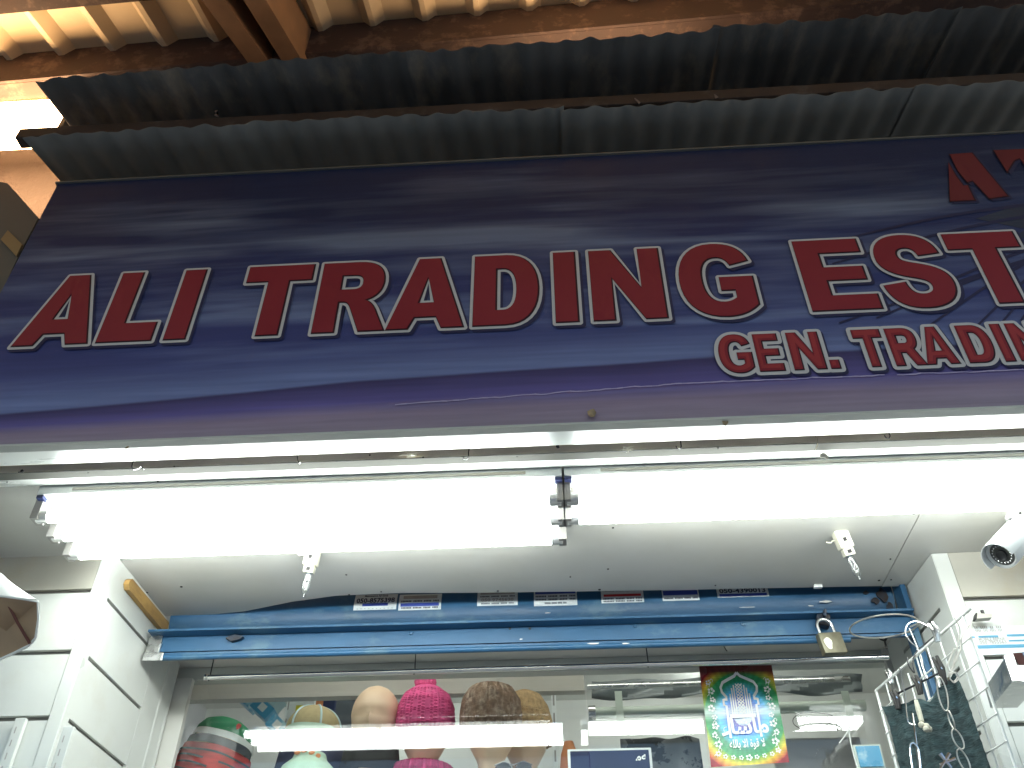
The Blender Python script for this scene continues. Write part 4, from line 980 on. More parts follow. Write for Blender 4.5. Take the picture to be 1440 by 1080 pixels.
def wireloop(name, pts, Yv, r, m, label, cat, smooth=True, close=False):
    mb = MB(); P3 = [at(x, y, Y=(Yv if not isinstance(Yv, list) else Yv[i])) for i, (x, y) in enumerate(pts)]
    Q = []
    for i in range(len(P3) - 1):
        p0 = P3[max(i - 1, 0)]; p1 = P3[i]; p2 = P3[i + 1]; p3 = P3[min(i + 2, len(P3) - 1)]
        for k_ in range(5):
            t = k_ / 5; Q.append(.5 * ((2 * p1) + (p2 - p0) * t + (2 * p0 - 5 * p1 + 4 * p2 - p3) * t * t + (3 * p1 - p0 - 3 * p2 + p3) * t ** 3))
    Q.append(P3[-1]); mb.tube(Q, r, 7); return tag(mb.build(name, M[m], smooth=True), label, cat)
wireloop('hanger_hook', [(1316, 888), (1298, 877), (1285, 874), (1276, 879), (1273, 890), (1280, 902), (1290, 912), (1295, 930), (1305, 955)], 2.0, .0014, 'chrome', 'shiny hanger hook caught on the wire ring at the right', 'hook')
wireloop('hanger_strip', [(1279, 884), (1288, 905), (1296, 925), (1300, 950), (1309, 985)], 2.03, .0017, 'wire', 'white twisted hanger stem hanging down onto the grid', 'hanger')
wireloop('wire_loop', [(1283, 1003), (1288, 1040), (1293, 1080), (1296, 1100)], 1.84, .0017, 'chrome', 'left thin steel wire on the front of the teal trousers', 'wire')
wireloop('wire_loop', [(1265, 940), (1272, 975), (1276, 1010), (1280, 1018), (1287, 1019)], 1.86, .0012, 'chrome', 'thin steel wire drooping over the left half of the teal trousers', 'wire')
wireloop('wire_loop', [(1296, 1090), (1293, 1060), (1290, 1050), (1284, 1045), (1280, 1052), (1285, 1090)], 1.82, .0017, 'chrome', 'narrow steel wire loop low on the teal trousers', 'wire')
wireloop('grid_hook', [(1335, 948), (1350, 915), (1353, 895), (1363, 878)], 1.79, .0018, 'wire', 'long steel hook arm rising to the binder clip on the right pillar', 'hook')
wireloop('grid_hook', [(1342, 868), (1350, 885), (1347, 905), (1343, 925), (1337, 944), (1333, 935), (1342, 912)], 1.78, .0015, 'wire', 'bent steel hook tangled on the front end of the wire grid', 'hook')
wireloop('wire_coil', [(1334, 950), (1340, 945), (1346, 951), (1342, 958), (1336, 955), (1338, 948), (1345, 946), (1348, 954), (1341, 960), (1335, 952)], 1.77, .0012, 'wire', 'small tangled coil of steel wire on the grid beside the trousers', 'wire')
wireloop('black_cable', [(1276, 925), (1278, 936), (1286, 946), (1283, 930), (1290, 915), (1305, 902), (1315, 893)], 2.0, .0015, 'black', 'thin black wire looped over the grid top', 'wire')
# crossed clamp at the bottom of the trousers
cl = thing('star_clamp', 'chrome star shaped clamp at the bottom of the teal trousers', 'clamp', at(1330, 1072, Y=1.77))
for a, b in (((1322, 1060), (1338, 1080)), ((1335, 1060), (1322, 1082)), ((1343, 1067), (1322, 1075))):
    mb = MB(); mb.tube([at(*a, Y=1.77), at(*b, Y=1.77)], [.004, .0022], 8); mb.build('clamp_arm', M['chrome'], cl, smooth=True)

# binder clip on right pillar
bc = thing('binder_clip', 'dark binder clip with a folded steel lever, fixed to the right pillar above the grid', 'clip', at(1380, 870, Y=2.05))
p = at(1380, 871, Y=2.058); mb = MB(); mb.prism([p + Vector(q) for q in ((-.018, 0, -.006), (.017, 0, -.004), (.020, 0, .004), (-.012, 0, .008))], (0, -.018, 0)); mb.build('clip_body', M['slatdirty'], bc)
mb = MB(); mb.prism([p + Vector(q) for q in ((-.0235, -.002, -.006), (-.0182, -.002, -.006), (-.0125, -.002, .0085), (-.016, -.002, .0085))], (0, -.016, 0)); mb.build('clip_end', M['iron'], bc)
mb = MB(); mb.tube([p + Vector((.004, -.01, .005)), p + Vector((.004, -.01, .018))], .004, 10); mb.build('clip_knob', M['iron'], bc, smooth=True)

# paper notice on right pillar
a = at(1375, 921, Y=2.072); b = at(1462, 879, Y=2.072)
nt_ = thing('paper_notice', 'pale paper notice with cyan bands and faint print on the right pillar', 'notice', (a.x, 2.072, a.z))
mb = MB(); mb.prism([Vector((a.x, 2.0735, a.z)), Vector((b.x, 2.0735, a.z)), Vector((b.x, 2.0735, b.z)), Vector((a.x, 2.0735, b.z))], (0, -.0006, 0)); mb.build('notice_sheet', M['paper'], nt_)
H = b.z - a.z
def nbar(x0, x1, f0, f1, m, y=2.0722): mb = MB(); mb.add([(a.x + x0, y, a.z + H * f0), (a.x + x1, y, a.z + H * f0), (a.x + x1, y, a.z + H * f1), (a.x + x0, y, a.z + H * f1)], [(0, 1, 2, 3)]); mb.build('printed_band', M[m], nt_, recalc=False)
nbar(.006, b.x - a.x, .22, .34, 'inkcyan'); nbar(.016, .062, .60, .68, 'inkcyan'); nbar(.0, .008, .60, .66, 'inkcyan'); nbar(.082, b.x - a.x, .44, .5, 'inkcyan'); nbar(.082, b.x - a.x, .62, .70, 'inkcyan')
for s_, f_, h_ in (('MOBILE REPAIR', .50, .010), ('050 7855563', .38, .011), ('llll lll llll lll', .80, .009), ('ll llll ll lll', .92, .009)):
    mt = Matrix.Translation((a.x + .045, 2.0718, a.z + H * f_)) @ Matrix.Rotation(R(90), 4, 'X')
    v_, f2 = textmesh(s_, h_, mt, .02, width=.062); MB().add(v_, f2).build('printed_line', M['holder'], nt_, recalc=False)

# chrome case with brown strap at right edge
bx = thing('chrome_belt_bracket', 'mirror bright chrome bracket with a brown strap at the right edge', 'bracket', at(1410, 960, Y=1.8))
P4 = [at(1385, 968, Y=1.98), at(1413, 925, Y=1.74), at(1424, 958, Y=1.70), at(1393, 996, Y=1.93)]
mb = MB(); mb.prism(P4, (.055, .0, .0)); mb.build('bracket_box', M['dullchrome'], bx)
mb = MB(); nrm = (P4[1] - P4[2]).normalized()
mb.prism([P4[1] + Vector((-.003, -.006, .002)), P4[1] + Vector((.012, -.012, .002)), P4[2] + Vector((.012, -.012, -.002)), P4[2] + Vector((-.003, -.006, -.002))], (0, .008, 0)); mb.build('end_plate', M['steel'], bx)
mb = MB(); q = P4[1] + Vector((.0135, -.012, .004)); mb.prism([q, q + Vector((.014, -.002, 0)), q + Vector((.018, -.004, -.05)), q + Vector((.004, -.002, -.05))], (0, .006, 0)); mb.build('strap', M['leather'], bx)
mb = MB(); q = q + Vector((.005, -.002, -.0505)); mb.prism([q, q + Vector((.014, -.002, 0)), q + Vector((.018, -.004, -.06)), q + Vector((.004, -.002, -.06))], (0, .006, 0)); mb.build('strap_end', M['black'], bx)
mb = MB(); q = P4[1] + Vector((.0285, -.016, .004)); mb.prism([q, q + Vector((.016, -.002, 0)), q + Vector((.020, -.004, -.05)), q + Vector((.004, -.002, -.05))], (0, .006, 0)); mb.build('end_plate', M['chrome'], bx)

# ------------------------------------------------------------------ left edge: hanging cap
cp = at(-30, 868, Y=1.62)
capt = thing('sun_cap', 'white cap with a brown lining hanging at the left edge in front of the slatwall', 'cap', cp)
def capshell(outer, name, m):
    vs = []; nr, na = 14, 40
    for j in range(nr + 1):
        v = j / nr
        for i in range(na):
            a = 2 * math.pi * i / na
            rr_ = (.098 - outer) * (math.sin(v * math.pi / 2) ** .55) * (1 + .05 * math.cos(2 * a)); z = (.085 - outer) * math.cos(v * math.pi / 2) ** 1.2 - (.0 if v < 1 else .012)
            vs.append(Vector((rr_ * math.cos(a), rr_ * math.sin(a), z)))
    fs = [(j * na + i, j * na + (i + 1) % na, (j + 1) * na + (i + 1) % na, (j + 1) * na + i) for j in range(nr) for i in range(na)]
    mt = Matrix.Translation(cp) @ Matrix.Rotation(R(-52), 4, 'Y') @ Matrix.Rotation(R(12), 4, 'X')
    MB().add([mt @ v for v in vs], fs).build(name, M[m], capt, smooth=True, recalc=False)
# body of the cap seen from below: brown lining panels framed by the white shell
pts_o = [at(x, y, Y=1.62) for x, y in ((-60, 800), (-5, 806), (12, 822), (24, 838), (53, 846))]
def capsurf():
    rim = [(-70, 838, 1.62), (0, 838, 1.60), (30, 842, 1.60), (53, 846, 1.62), (54, 870, 1.65), (50, 897, 1.68), (40, 908, 1.70), (20, 918, 1.71), (0, 927, 1.71), (-40, 938, 1.70), (-90, 930, 1.68), (-100, 880, 1.64)]
    top = [(-70, 790, 1.66), (-20, 800, 1.66), (2, 808, 1.66), (10, 818, 1.67), (16, 826, 1.69), (20, 834, 1.72), (20, 840, 1.74), (10, 846, 1.76), (-10, 850, 1.76), (-40, 850, 1.76), (-70, 840, 1.74), (-80, 810, 1.70)]
    rm = [at(x, y, Y=Y_) for x, y, Y_ in rim]; tp = [at(x, y, Y=Y_) for x, y, Y_ in top]; n_ = len(rm)
    def rings(shrink):
        c_ = sum(rm, Vector()) / n_; out = []
        for k_ in range(9):
            t = k_ / 8; e = t ** 1.5
            out.append([(r_.lerp(t_, e) + (t_ - r_).cross(Vector((1, 0, 0))) * 0 - (r_ - c_) * shrink) for r_, t_ in zip(rm, tp)])
        return out, c_
    rg, c_ = rings(0.0)
    def build(rg, name, m, scale):
        vs = []; 
        for r_ in rg:
            # smooth the ring
            N_ = len(r_)
            for i in range(N_):
                for k_ in range(4):
                    t = k_ / 4; p0, p1, p2, p3 = r_[i - 1], r_[i], r_[(i + 1) % N_], r_[(i + 2) % N_]
                    q = .5 * ((2 * p1) + (p2 - p0) * t + (2 * p0 - 5 * p1 + 4 * p2 - p3) * t * t + (3 * p1 - p0 - 3 * p2 + p3) * t ** 3)
                    vs.append(c_ + (q - c_) * scale)
        N_ = len(rg[0]) * 4
        fs = [(j * N_ + i, j * N_ + (i + 1) % N_, (j + 1) * N_ + (i + 1) % N_, (j + 1) * N_ + i) for j in range(len(rg) - 1) for i in range(N_)]
        fs.append(tuple((len(rg) - 1) * N_ + i for i in range(N_)))
        return MB().add(vs, fs).build(name, M[m], capt, smooth=True)
    build(rg, 'cap_shell', 'capwhite', 1.02)
    o = build(rg, 'cap_lining', 'capbrown', .985)
    # band closing between shell and lining and a sewn seam
    mb = MB(); mb.tube([c_ + (q - c_) * 1.003 for q in rm], .0028, 8, closed=True); mb.build('cap_rim', M['capwhite'], capt, smooth=True)
    # lining panel drawn across the opening with a seam
    ctr = c_ + Vector((0, .03, .012)); vs = [ctr] + [c_ + (q - c_) * .975 for q in rm]; n_ = len(rm)
    MB().add(vs, [(0, i + 1, (i + 1) % n_ + 1) for i in range(n_)]).build('lining_panel', M['capbrown'], capt, smooth=True, recalc=False)
    mb = MB(); s0 = at(8, 843, Y=1.615); s1 = at(42, 905, Y=1.69); mb.tube([s0, (s0 + s1) / 2 + Vector((0, .0, -.002)), s1], .003, 7); mb.build('seam_tape', M['leather'], capt, smooth=True)
capsurf()

# ------------------------------------------------------------------ dark neighbouring sign box, left
nb = thing('neighbour_sign_box', 'dark grey end of the neighbouring sign box at the left edge, with an ochre panel', 'sign box', W(-1.7, 1.45, 1.5))
A_, B_ = at(8, 256, Y=1.60), at(54, 306, Y=1.40)
A_, B_ = Vector((-1.70, 1.62, EYE + 2.28)), Vector((-1.405, 1.50, EYE + 1.948))
pts = [at(-60, 250, Y=1.5), at(10, 257, Y=1.5), at(54, 306, Y=1.5), at(30, 352, Y=1.5), at(-12, 440, Y=1.5), at(-80, 440, Y=1.5)]
mb = MB(); mb.prism(pts, (0, .5, .0)); mb.build('box_shell', M['graymetal'], nb)
pts = [at(12, 325, Y=1.497), at(32, 345, Y=1.497), at(24, 362, Y=1.497), at(2, 338, Y=1.497)]
mb = MB(); mb.prism(pts, (0, -.004, 0)); mb.build('ochre_panel', M['ochre'], nb)

# ------------------------------------------------------------------ shop interior
inn = thing('shop_interior', 'white walled shop interior behind the glass', 'room', (0, 3.6, EYE - .4))
mb = MB(); mb.box(-1.9, 2.0, 4.6, 4.64, 0, EYE + 1.75); mb.build('back_wall', M['interior'], inn)
mb = MB(); mb.box(-1.94, -1.90, 2.66, 4.6, 0, EYE + 1.75); mb.build('side_wall', M['interiorgrey'], inn)
mb = MB(); mb.box(2.0, 2.04, 2.66, 4.6, 0, EYE + 1.75); mb.build('side_wall', M['interior'], inn)
mb = MB(); mb.box(-1.94, 2.04, 2.64, 4.64, EYE + 1.75, EYE + 1.79); mb.build('interior_ceiling', M['interior'], inn)
mb = MB(); mb.box(-1.5, .06, 3.1, 3.14, EYE + 1.214, EYE + 1.75); mb.build('bulkhead', M['soffit'], inn)
for xx, lb in ((-.9, 'fluorescent tube on the shop ceiling inside, left'), (.7, 'fluorescent tube on the shop ceiling inside, right')):
    t = thing('interior_tube_lamp', lb, 'lamp', (xx, 3.9, EYE + 1.7)); mb = MB(); mb.tube([(xx, 3.3, EYE + 1.70), (xx, 4.4, EYE + 1.70)], .016, 12); mb.build('tube', M['tubeglass'], t, smooth=True)
    mb = MB(); mb.box(xx - .03, xx + .03, 3.28, 4.42, EYE + 1.72, EYE + 1.7495); mb.build('housing', M['fixture'], t)
for xx, lb in ((-.62, 'added unseen tube lamp brightening the mannequin heads, left half of the window'), (.46, 'added unseen tube lamp above the poster, right half of the window')):  # lamps added out of view behind the lintel to brighten the window
    t = thing('added_fill_lamp', lb, 'lamp', (xx, 2.60, EYE + 1.32)); mb = MB(); mb.tube([(xx - .42, 2.60, EYE + 1.32), (xx + .42, 2.60, EYE + 1.32)], .013, 12); mb.build('tube', M['display'], t, smooth=True)
    mb = MB(); mb.box(xx - .44, xx + .44, 2.575, 2.625, EYE + 1.336, EYE + 1.36); mb.build('housing', M['fixture'], t)
# perforated shelf uprights
def upright(px, py, Yv, label, m='steel'):
    p = at(px, py, Y=Yv); t = thing('perforated_upright', label, 'upright', (p.x, p.y, EYE - .3)); mb = MB(); mb.bev(p.x - .011, p.x + .011, Yv, Yv + .012, EYE - .3, EYE + 1.7, .001); mb.build('upright_bar', M['white'], t)
    mb = MB(); z = .3
    while z < 1.6: mb.box(p.x - .004, p.x + .004, Yv - .0008, Yv + .0, EYE + z, EYE + z + .05); z += .085
    mb.build_each('slot', M['holder'], t)
upright(779, 1000, 4.2, 'white perforated shelf upright inside, right of the knitted hats')
upright(405, 1000, 3.5, 'white perforated upright inside, right of the blue boxes', 'steel')
# mid shelf line on the back wall
mb = MB(); mb.box(-.2, .5, 4.40, 4.6, EYE + 1.185, EYE + 1.20); tag(mb.build('wall_shelf', M['interior']), 'white shelf inside on the back wall behind the glass', 'shelf')
# boxes on a high shelf along the left
bxs = [((325, 975), (371, 975), (397, 1010), (372, 1012)), ((372, 1013), (398, 1012), (402, 1042), (393, 1042)), ((350, 974), (392, 974), (394, 1000), (383, 1000))]
for i, (pxy, Yv, sz, lb, mm) in enumerate((((348, 983), 3.35, (.085, .12, .05), 'blue and white box, lowest left of the boxes inside at the left', 'boxblue'), ((372, 1000), 3.3, (.08, .11, .05), 'blue box in the middle of the boxes inside at the left', 'boxblue'), ((392, 1024), 3.25, (.07, .10, .05), 'blue box at the lower right of the boxes inside at the left', 'boxblue'), ((382, 982), 3.45, (.09, .12, .05), 'pale teal box behind the others inside at the left', 'paleb'), ((366, 968), 3.55, (.09, .12, .05), 'pale box at the back of the row inside at the left', 'paleb'))):
    p = at(*pxy, Y=Yv); t = thing('stock_box', lb, 'box', p, 'boxes stacked inside at the left')
    mt = Matrix.Translation(p) @ Matrix.Rotation(R(38), 4, 'Y') @ Matrix.Rotation(R(8), 4, 'Z'); mb = MB(); mb.bev(-sz[0] / 2, sz[0] / 2, -sz[1] / 2, sz[1] / 2, -sz[2] / 2, sz[2] / 2, .002, mt); mb.build('carton', M[mm], t)
    mb = MB(); mb.box(-.012, .016, -sz[1] / 2 - .001, -sz[1] / 2 - .0002, -.012, .014, mt); mb.build('printed_label', M['whitecloth'], t)
for pxy, Yv, sz, m_, lb in (((425, 985), 3.4, .05, 'white', 'white packet with a yellow mark behind the olive cap'), ((452, 978), 3.5, .06, 'navy', 'dark packet hanging behind the olive cap')):
    p = at(*pxy, Y=Yv); t = thing('hanging_packet', lb, 'packet', p); mb = MB(); mb.bev(p.x - sz, p.x + sz, Yv, Yv + .02, p.z - .12, p.z + .08, .002); mb.build('packet_bag', M[m_], t)
    mb = MB(); mb.bev(p.x - .02, p.x + .012, Yv - .004, Yv - .0005, p.z - .06, p.z - .02, .001); mb.build('packet_mark', M['yellow'] if m_ == 'white' else M['orange'], t)
mb = MB(); p = at(497, 985, Y=3.7); mb.bev(p.x - .1, p.x + .1, 3.7, 3.74, p.z - .3, p.z + .2, .003); tag(mb.build('dark_cabinet', M['greycloth']), 'dark cabinet inside between the olive cap and the bare mannequin head', 'cabinet')

# mannequin heads on the high display shelf and what they wear
def headmesh(c, s, mb):
    """skull, face and neck as one lathed then sculpted surface, face towards the street"""
    prof = []; n_ = 28
    for i in range(22):
        v = i / 21; z = .125 - v * .25
        if z > -.03: r_ = .078 * math.sqrt(max(0, 1 - ((z - .03) / .098) ** 2)) if z > .03 else .078 - .010 * ((.03 - z) / .06)
        else: r_ = .068 - (.03) * min(1, (-.03 - z) / .055)
        prof.append((max(r_, .004), z))
    prof += [(.038, -.14), (.042, -.17), (.055, -.19)]
    b0 = len(mb.v)
    mb.lathe(prof, n_, None)
    for k_ in range(b0, len(mb.v)):
        v = mb.v[k_]; y = v.y * 1.18
        f = max(0, -v.y / .078)
        if f > 0:
            y -= .018 * math.exp(-((v.z + .005) / .016) ** 2) * math.exp(-(v.x / .011) ** 2)       # nose
            y -= .006 * math.exp(-((v.z + .045) / .010) ** 2) * math.exp(-(v.x / .022) ** 2)       # lips
            y -= .010 * math.exp(-((v.z + .080) / .016) ** 2) * math.exp(-(v.x / .022) ** 2)       # chin
            y += .008 * math.exp(-((v.z - .018) / .012) ** 2) * (math.exp(-((v.x - .03) / .016) ** 2) + math.exp(-((v.x + .03) / .016) ** 2))
        mb.v[k_] = c + Vector((v.x, y, v.z)) * s
def head(px, py, Yv, label, s=1):
    c = at(px, py, Y=Yv); t = thing('mannequin_head', label, 'mannequin head', c, 'mannequin heads in the shop window')
    mb = MB(); headmesh(c, s, mb); mb.build('head', M['skin'], t, smooth=True)
    mb = MB(); mb.lathe([(.075, -.215), (.078, -.205), (.055, -.19)], 24, Matrix.Translation(c) @ Matrix.Scale(s, 4)); mb.build('bust_base', M['skin'], t, smooth=True)
    return c
def knit(c, prof, m, name, label, ribs=26, amp=.05, rowamp=.03, n_=104, cat='hat', par=None, sy=1.1, rows=26):
    """knitted shell with raised stitches; prof: (radius, z) from bottom to top"""
    vs = []; N_ = rows * 2
    def pr(t):
        f = t * (len(prof) - 1); i = min(int(f), len(prof) - 2); u = f - i; u = u * u * (3 - 2 * u) * .5 + u * .5
        return prof[i][0] + (prof[i + 1][0] - prof[i][0]) * u, prof[i][1] + (prof[i + 1][1] - prof[i][1]) * u
    for j in range(N_ + 1):
        r_, z = pr(j / N_)
        for i in range(n_):
            a = 2 * math.pi * i / n_; k_ = 1 + amp * abs(math.sin(a * ribs / 2)) ** .6 + rowamp * math.sin(j * math.pi) + rowamp * math.sin(a * ribs + (j % 2) * math.pi)
            vs.append(c + Vector((r_ * k_ * math.cos(a), r_ * k_ * sy * math.sin(a), z)))
    fs = [(j * n_ + i, j * n_ + (i + 1) % n_, (j + 1) * n_ + (i + 1) % n_, (j + 1) * n_ + i) for j in range(N_) for i in range(n_)]
    fs.append(tuple((N_) * n_ + i for i in range(n_)))
    o = MB().add(vs, fs).build(name, M[m], par, smooth=True, recalc=False)
    if par is None: tag(o, label, cat)
    return o
def cloth_band(c, z0, z1, r0, r1, m, name, par, sy=1.15, tilt=0, axis='Y', wob=.002):
    mt = Matrix.Translation(c) @ Matrix.Rotation(tilt, 4, axis); vs = []; n_ = 48; K = 6
    for j in range(K + 1):
        t = j / K
        for i in range(n_):
            a = 2 * math.pi * i / n_; r_ = r0 + (r1 - r0) * t + wob * math.sin(5 * a + z0 * 90); vs.append(mt @ Vector((r_ * math.cos(a), r_ * sy * math.sin(a), z0 + (z1 - z0) * t)))
    fs = [(j * n_ + i, j * n_ + (i + 1) % n_, (j + 1) * n_ + (i + 1) % n_, (j + 1) * n_ + i) for j in range(K) for i in range(n_)]
    return MB().add(vs, fs).build(name, M[m], par, smooth=True, recalc=False)

# 1 pink bobble hat
HY = 2.86
c = head(597, 1035, HY, 'mannequin head wearing the pink bobble hat and a pink scarf')
ph = thing('bobble_hat', 'pink chunky knitted bobble hat on the mannequin head at the centre', 'hat', c)
knit(c, [(.084, .0), (.090, .01), (.090, .05), (.086, .09), (.072, .125), (.045, .148), (.018, .158)], 'pink', 'hat_body', None, par=ph, ribs=22)
knit(c + Vector((-.008, 0, .150)), [(.020, 0), (.030, .010), (.034, .024), (.030, .040), (.018, .048)], 'pink', 'bobble', None, par=ph, ribs=14, amp=.08, sy=1.0, rows=10)
knit(c + Vector((0, 0, -.125)), [(.075, -.04), (.095, -.02), (.098, .0), (.09, .025), (.06, .035)], 'pink', 'knit_scarf', 'pink knitted scarf below the bobble hat, round the mannequin neck', cat='scarf', ribs=30)
# 2 brown fur hat
c = head(690, 1035, HY, 'mannequin head wearing the brown furry hat')
knit(c, [(.088, -.0), (.094, .02), (.095, .07), (.09, .11), (.07, .145), (.035, .160), (.01, .163)], 'fur', 'fur_hat', 'brown and grey furry winter hat right of the pink bobble hat', ribs=40, amp=.05, rowamp=.02, rows=30)
c = head(738, 1042, HY + .14, 'mannequin head wearing the tan knitted cap, behind the furry hat')
knit(c, [(.098, -.0), (.093, .03), (.085, .07), (.075, .11), (.055, .145), (.02, .165)], 'tanknit', 'tan_cap', 'tan knitted cap half hidden behind the brown furry hat', ribs=34)
# sunglasses below
c2 = at(722, 1082, Y=2.74); sgl = thing('sunglasses', 'dark sunglasses worn low under the furry hat at the bottom edge', 'sunglasses', c2)
for sx_ in (-.03, .03):
    mb = MB(); mb.prism([c2 + Vector((sx_ + math.cos(R(a)) * .026, 0, math.sin(R(a)) * .020)) for a in range(0, 360, 30)], (0, .003, 0)); mb.build('lens', M['black'], sgl)
mb = MB(); mb.tube([c2 + Vector((-.056, 0, .012)), c2 + Vector((-.03, -.002, .022)), c2 + Vector((0, -.002, .012)), c2 + Vector((.03, -.002, .022)), c2 + Vector((.056, 0, .012))], .002, 8); mb.build('frame', M['chrome'], sgl, smooth=True)
# 3 bare head
c = head(527, 1022, HY, 'bare beige mannequin head left of the pink bobble hat', 1.0)
cs = thing('black_headscarf', 'black cloth draped round the neck of the bare mannequin head', 'scarf', c)
cloth_band(c, -.16, -.045, .098, .080, 'blackcloth', 'scarf_cloth', cs, wob=.004)
# 4 olive cap head
c = head(437, 1052, HY, 'mannequin head wearing the olive cap, in a navy hood')
oc = thing('olive_cap', 'olive rounded cap with pale blue piping on the second mannequin from the left', 'cap', c)
mb = MB(); prof = [(.088 * math.sin(math.pi * (i / 16) / 2 + .02) if i else .002, .045 + .085 * math.cos(math.pi * (i / 16) / 2)) for i in range(17)]; mb.lathe([(r_, z - .0) for r_, z in prof][::-1], 36, Matrix.Translation(c) @ Matrix.Scale(1.12, 4, (0, 1, 0))); mb.build('cap_crown', M['olive'], oc, smooth=True)
for a0_ in (35, 95, 155, 215, 275, 335):
    a0_ = a0_ + 140 - 115
    mb = MB(); mb.tube([c + Vector((math.cos(R(a0_)) * r_ * 1.012, math.sin(R(a0_)) * r_ * 1.012 * 1.12, z)) for r_, z in prof], .0035, 6); mb.build('cap_piping', M['paleb'], oc, smooth=True)
cloth_band(c, -.012, .046, .096, .090, 'mint', 'patterned_band', oc)
hd = thing('navy_hood', 'navy cloth hood behind the pale green patterned band', 'hood', c)
cloth_band(c + Vector((.006, .02, -.002)), -.13, .045, .120, .098, 'navy', 'hood_cloth', hd, wob=.003)
# pale green patterned scarf cap in front
c3 = at(432, 1095, Y=2.74); gcp = thing('patterned_cap', 'pale green cap with orange motifs, in front of the navy hood', 'cap', c3)
knit(c3, [(.094, -.05), (.090, -.01), (.078, .025), (.052, .05), (.046, .068), (.03, .072)], 'mint', 'cap_crown', None, par=gcp, ribs=60, amp=.01, rowamp=.004)
for a_, z_ in ((-120, .06), (-95, .063), (-70, .058), (-50, .05)):
    q = c3 + Vector((math.cos(R(a_)) * .053, math.sin(R(a_)) * .058, z_)); mb = MB(); mb.lathe([(.010, 0), (.008, .003), (.001, .004)], 9, Matrix.Translation(q) @ Matrix.Rotation(R(60), 4, 'X')); mb.build('motif', M['orange'], gcp, smooth=True)
# 5 striped head cloth far left
c = head(300, 1078, 2.78, 'mannequin head wrapped in the striped green, white, grey and red cloth', 1.05)
st = thing('striped_headcloth', 'green, white, grey and red striped head cloth on the leftmost mannequin', 'head cloth', c)
tl = R(10)
prof = [(.012, .135), (.045, .130), (.070, .113), (.082, .090)]
mt = Matrix.Translation(c) @ Matrix.Rotation(tl, 4, 'Y') @ Matrix.Scale(1.12, 4, (0, 1, 0))
mb = MB(); mb.lathe([(.090, .082), (.086, .100), (.072, .122), (.045, .136), (.010, .142)], 36, mt); mb.build('green_crown', M['green'], st, smooth=True)
cloth_band(c, .062, .083, .096, .091, 'whitecloth', 'white_band', st, tilt=tl); cloth_band(c, .036, .0615, .100, .0965, 'greycloth', 'grey_band', st, tilt=tl); cloth_band(c, -.06, .0355, .118, .1005, 'redcloth', 'red_wrap', st, tilt=tl, wob=.004)
for k_ in range(4): cloth_band(c, .010 - k_ * .022, .016 - k_ * .022, .108 + k_ * .005, .107 + k_ * .005, 'greycloth', 'dark_stripe', st, tilt=tl + R(2 * k_), wob=.0045)
q = mt @ Vector((.052, -.055, .108)); mb = MB(); mb.lathe([(.016, 0), (.013, .003), (.001, .005)], 12, Matrix.Translation(q) @ Matrix.Rotation(R(55), 4, 'X')); mb.build('red_motif', M['redcloth'], st, smooth=True)
# shelf they stand on
mb = MB(); mb.box(-1.4, .02, 2.62, 3.02, EYE + .66, EYE + .672); tag(mb.build('display_shelf', M['interior']), 'white display shelf carrying the mannequin heads, at the bottom of the window', 'shelf')

# poster with Islamic lettering
pa, pb_, pc, pd_ = at(983, 937, Y=2.478), at(1085, 935, Y=2.478), at(1110, 1072, Y=2.488), at(1000, 1079, Y=2.488)
po = thing('prayer_poster', 'bright rainbow poster with a white arch, minaret motif and Arabic lettering hung on the glass', 'poster', pd_)
def PP(u, v, d=0): # u 0..1 left-right, v 0..1 bottom-top
    q = (pd_.lerp(pc, u)).lerp(pa.lerp(pb_, u), v); return q + Vector((0, -d, 0))
NU, NV = 90, 130; vs = []; cl_ = []
rz = random.Random(4)
for j in range(NV + 1):
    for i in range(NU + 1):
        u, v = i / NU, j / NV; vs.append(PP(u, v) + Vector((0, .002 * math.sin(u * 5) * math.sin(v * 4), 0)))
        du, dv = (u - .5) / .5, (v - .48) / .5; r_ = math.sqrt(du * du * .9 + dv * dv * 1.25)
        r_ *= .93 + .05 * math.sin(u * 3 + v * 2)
        gl = math.exp(-((v - .52) / .05) ** 2) * .8  # soft tube reflection painted across the sheet as a pale band
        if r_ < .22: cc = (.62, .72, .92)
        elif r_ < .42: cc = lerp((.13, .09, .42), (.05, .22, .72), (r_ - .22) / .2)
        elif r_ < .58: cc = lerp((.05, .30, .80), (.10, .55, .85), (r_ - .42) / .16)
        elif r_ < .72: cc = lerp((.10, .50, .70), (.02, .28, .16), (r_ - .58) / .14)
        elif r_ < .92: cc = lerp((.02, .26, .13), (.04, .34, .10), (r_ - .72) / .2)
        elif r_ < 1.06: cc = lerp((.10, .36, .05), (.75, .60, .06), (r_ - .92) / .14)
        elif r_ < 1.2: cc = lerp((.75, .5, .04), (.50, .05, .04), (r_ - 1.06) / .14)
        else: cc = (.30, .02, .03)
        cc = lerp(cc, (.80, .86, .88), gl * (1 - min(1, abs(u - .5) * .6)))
        if v > .88: cc = lerp(cc, (.10, .015, .015), (v - .88) / .06)  # weak backlight at the top painted as a dark band
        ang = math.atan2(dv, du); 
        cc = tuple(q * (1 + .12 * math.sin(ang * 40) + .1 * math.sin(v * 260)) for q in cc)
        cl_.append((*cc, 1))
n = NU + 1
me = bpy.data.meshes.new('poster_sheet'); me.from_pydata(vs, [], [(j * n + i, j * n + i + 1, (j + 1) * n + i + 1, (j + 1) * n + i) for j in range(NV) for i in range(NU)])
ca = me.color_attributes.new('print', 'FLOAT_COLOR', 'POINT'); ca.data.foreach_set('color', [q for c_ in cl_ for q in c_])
M['poster'] = mat('poster_print_glare', (1, 1, 1), .28, var=.03, attr='print'); me.materials.append(M['poster'])
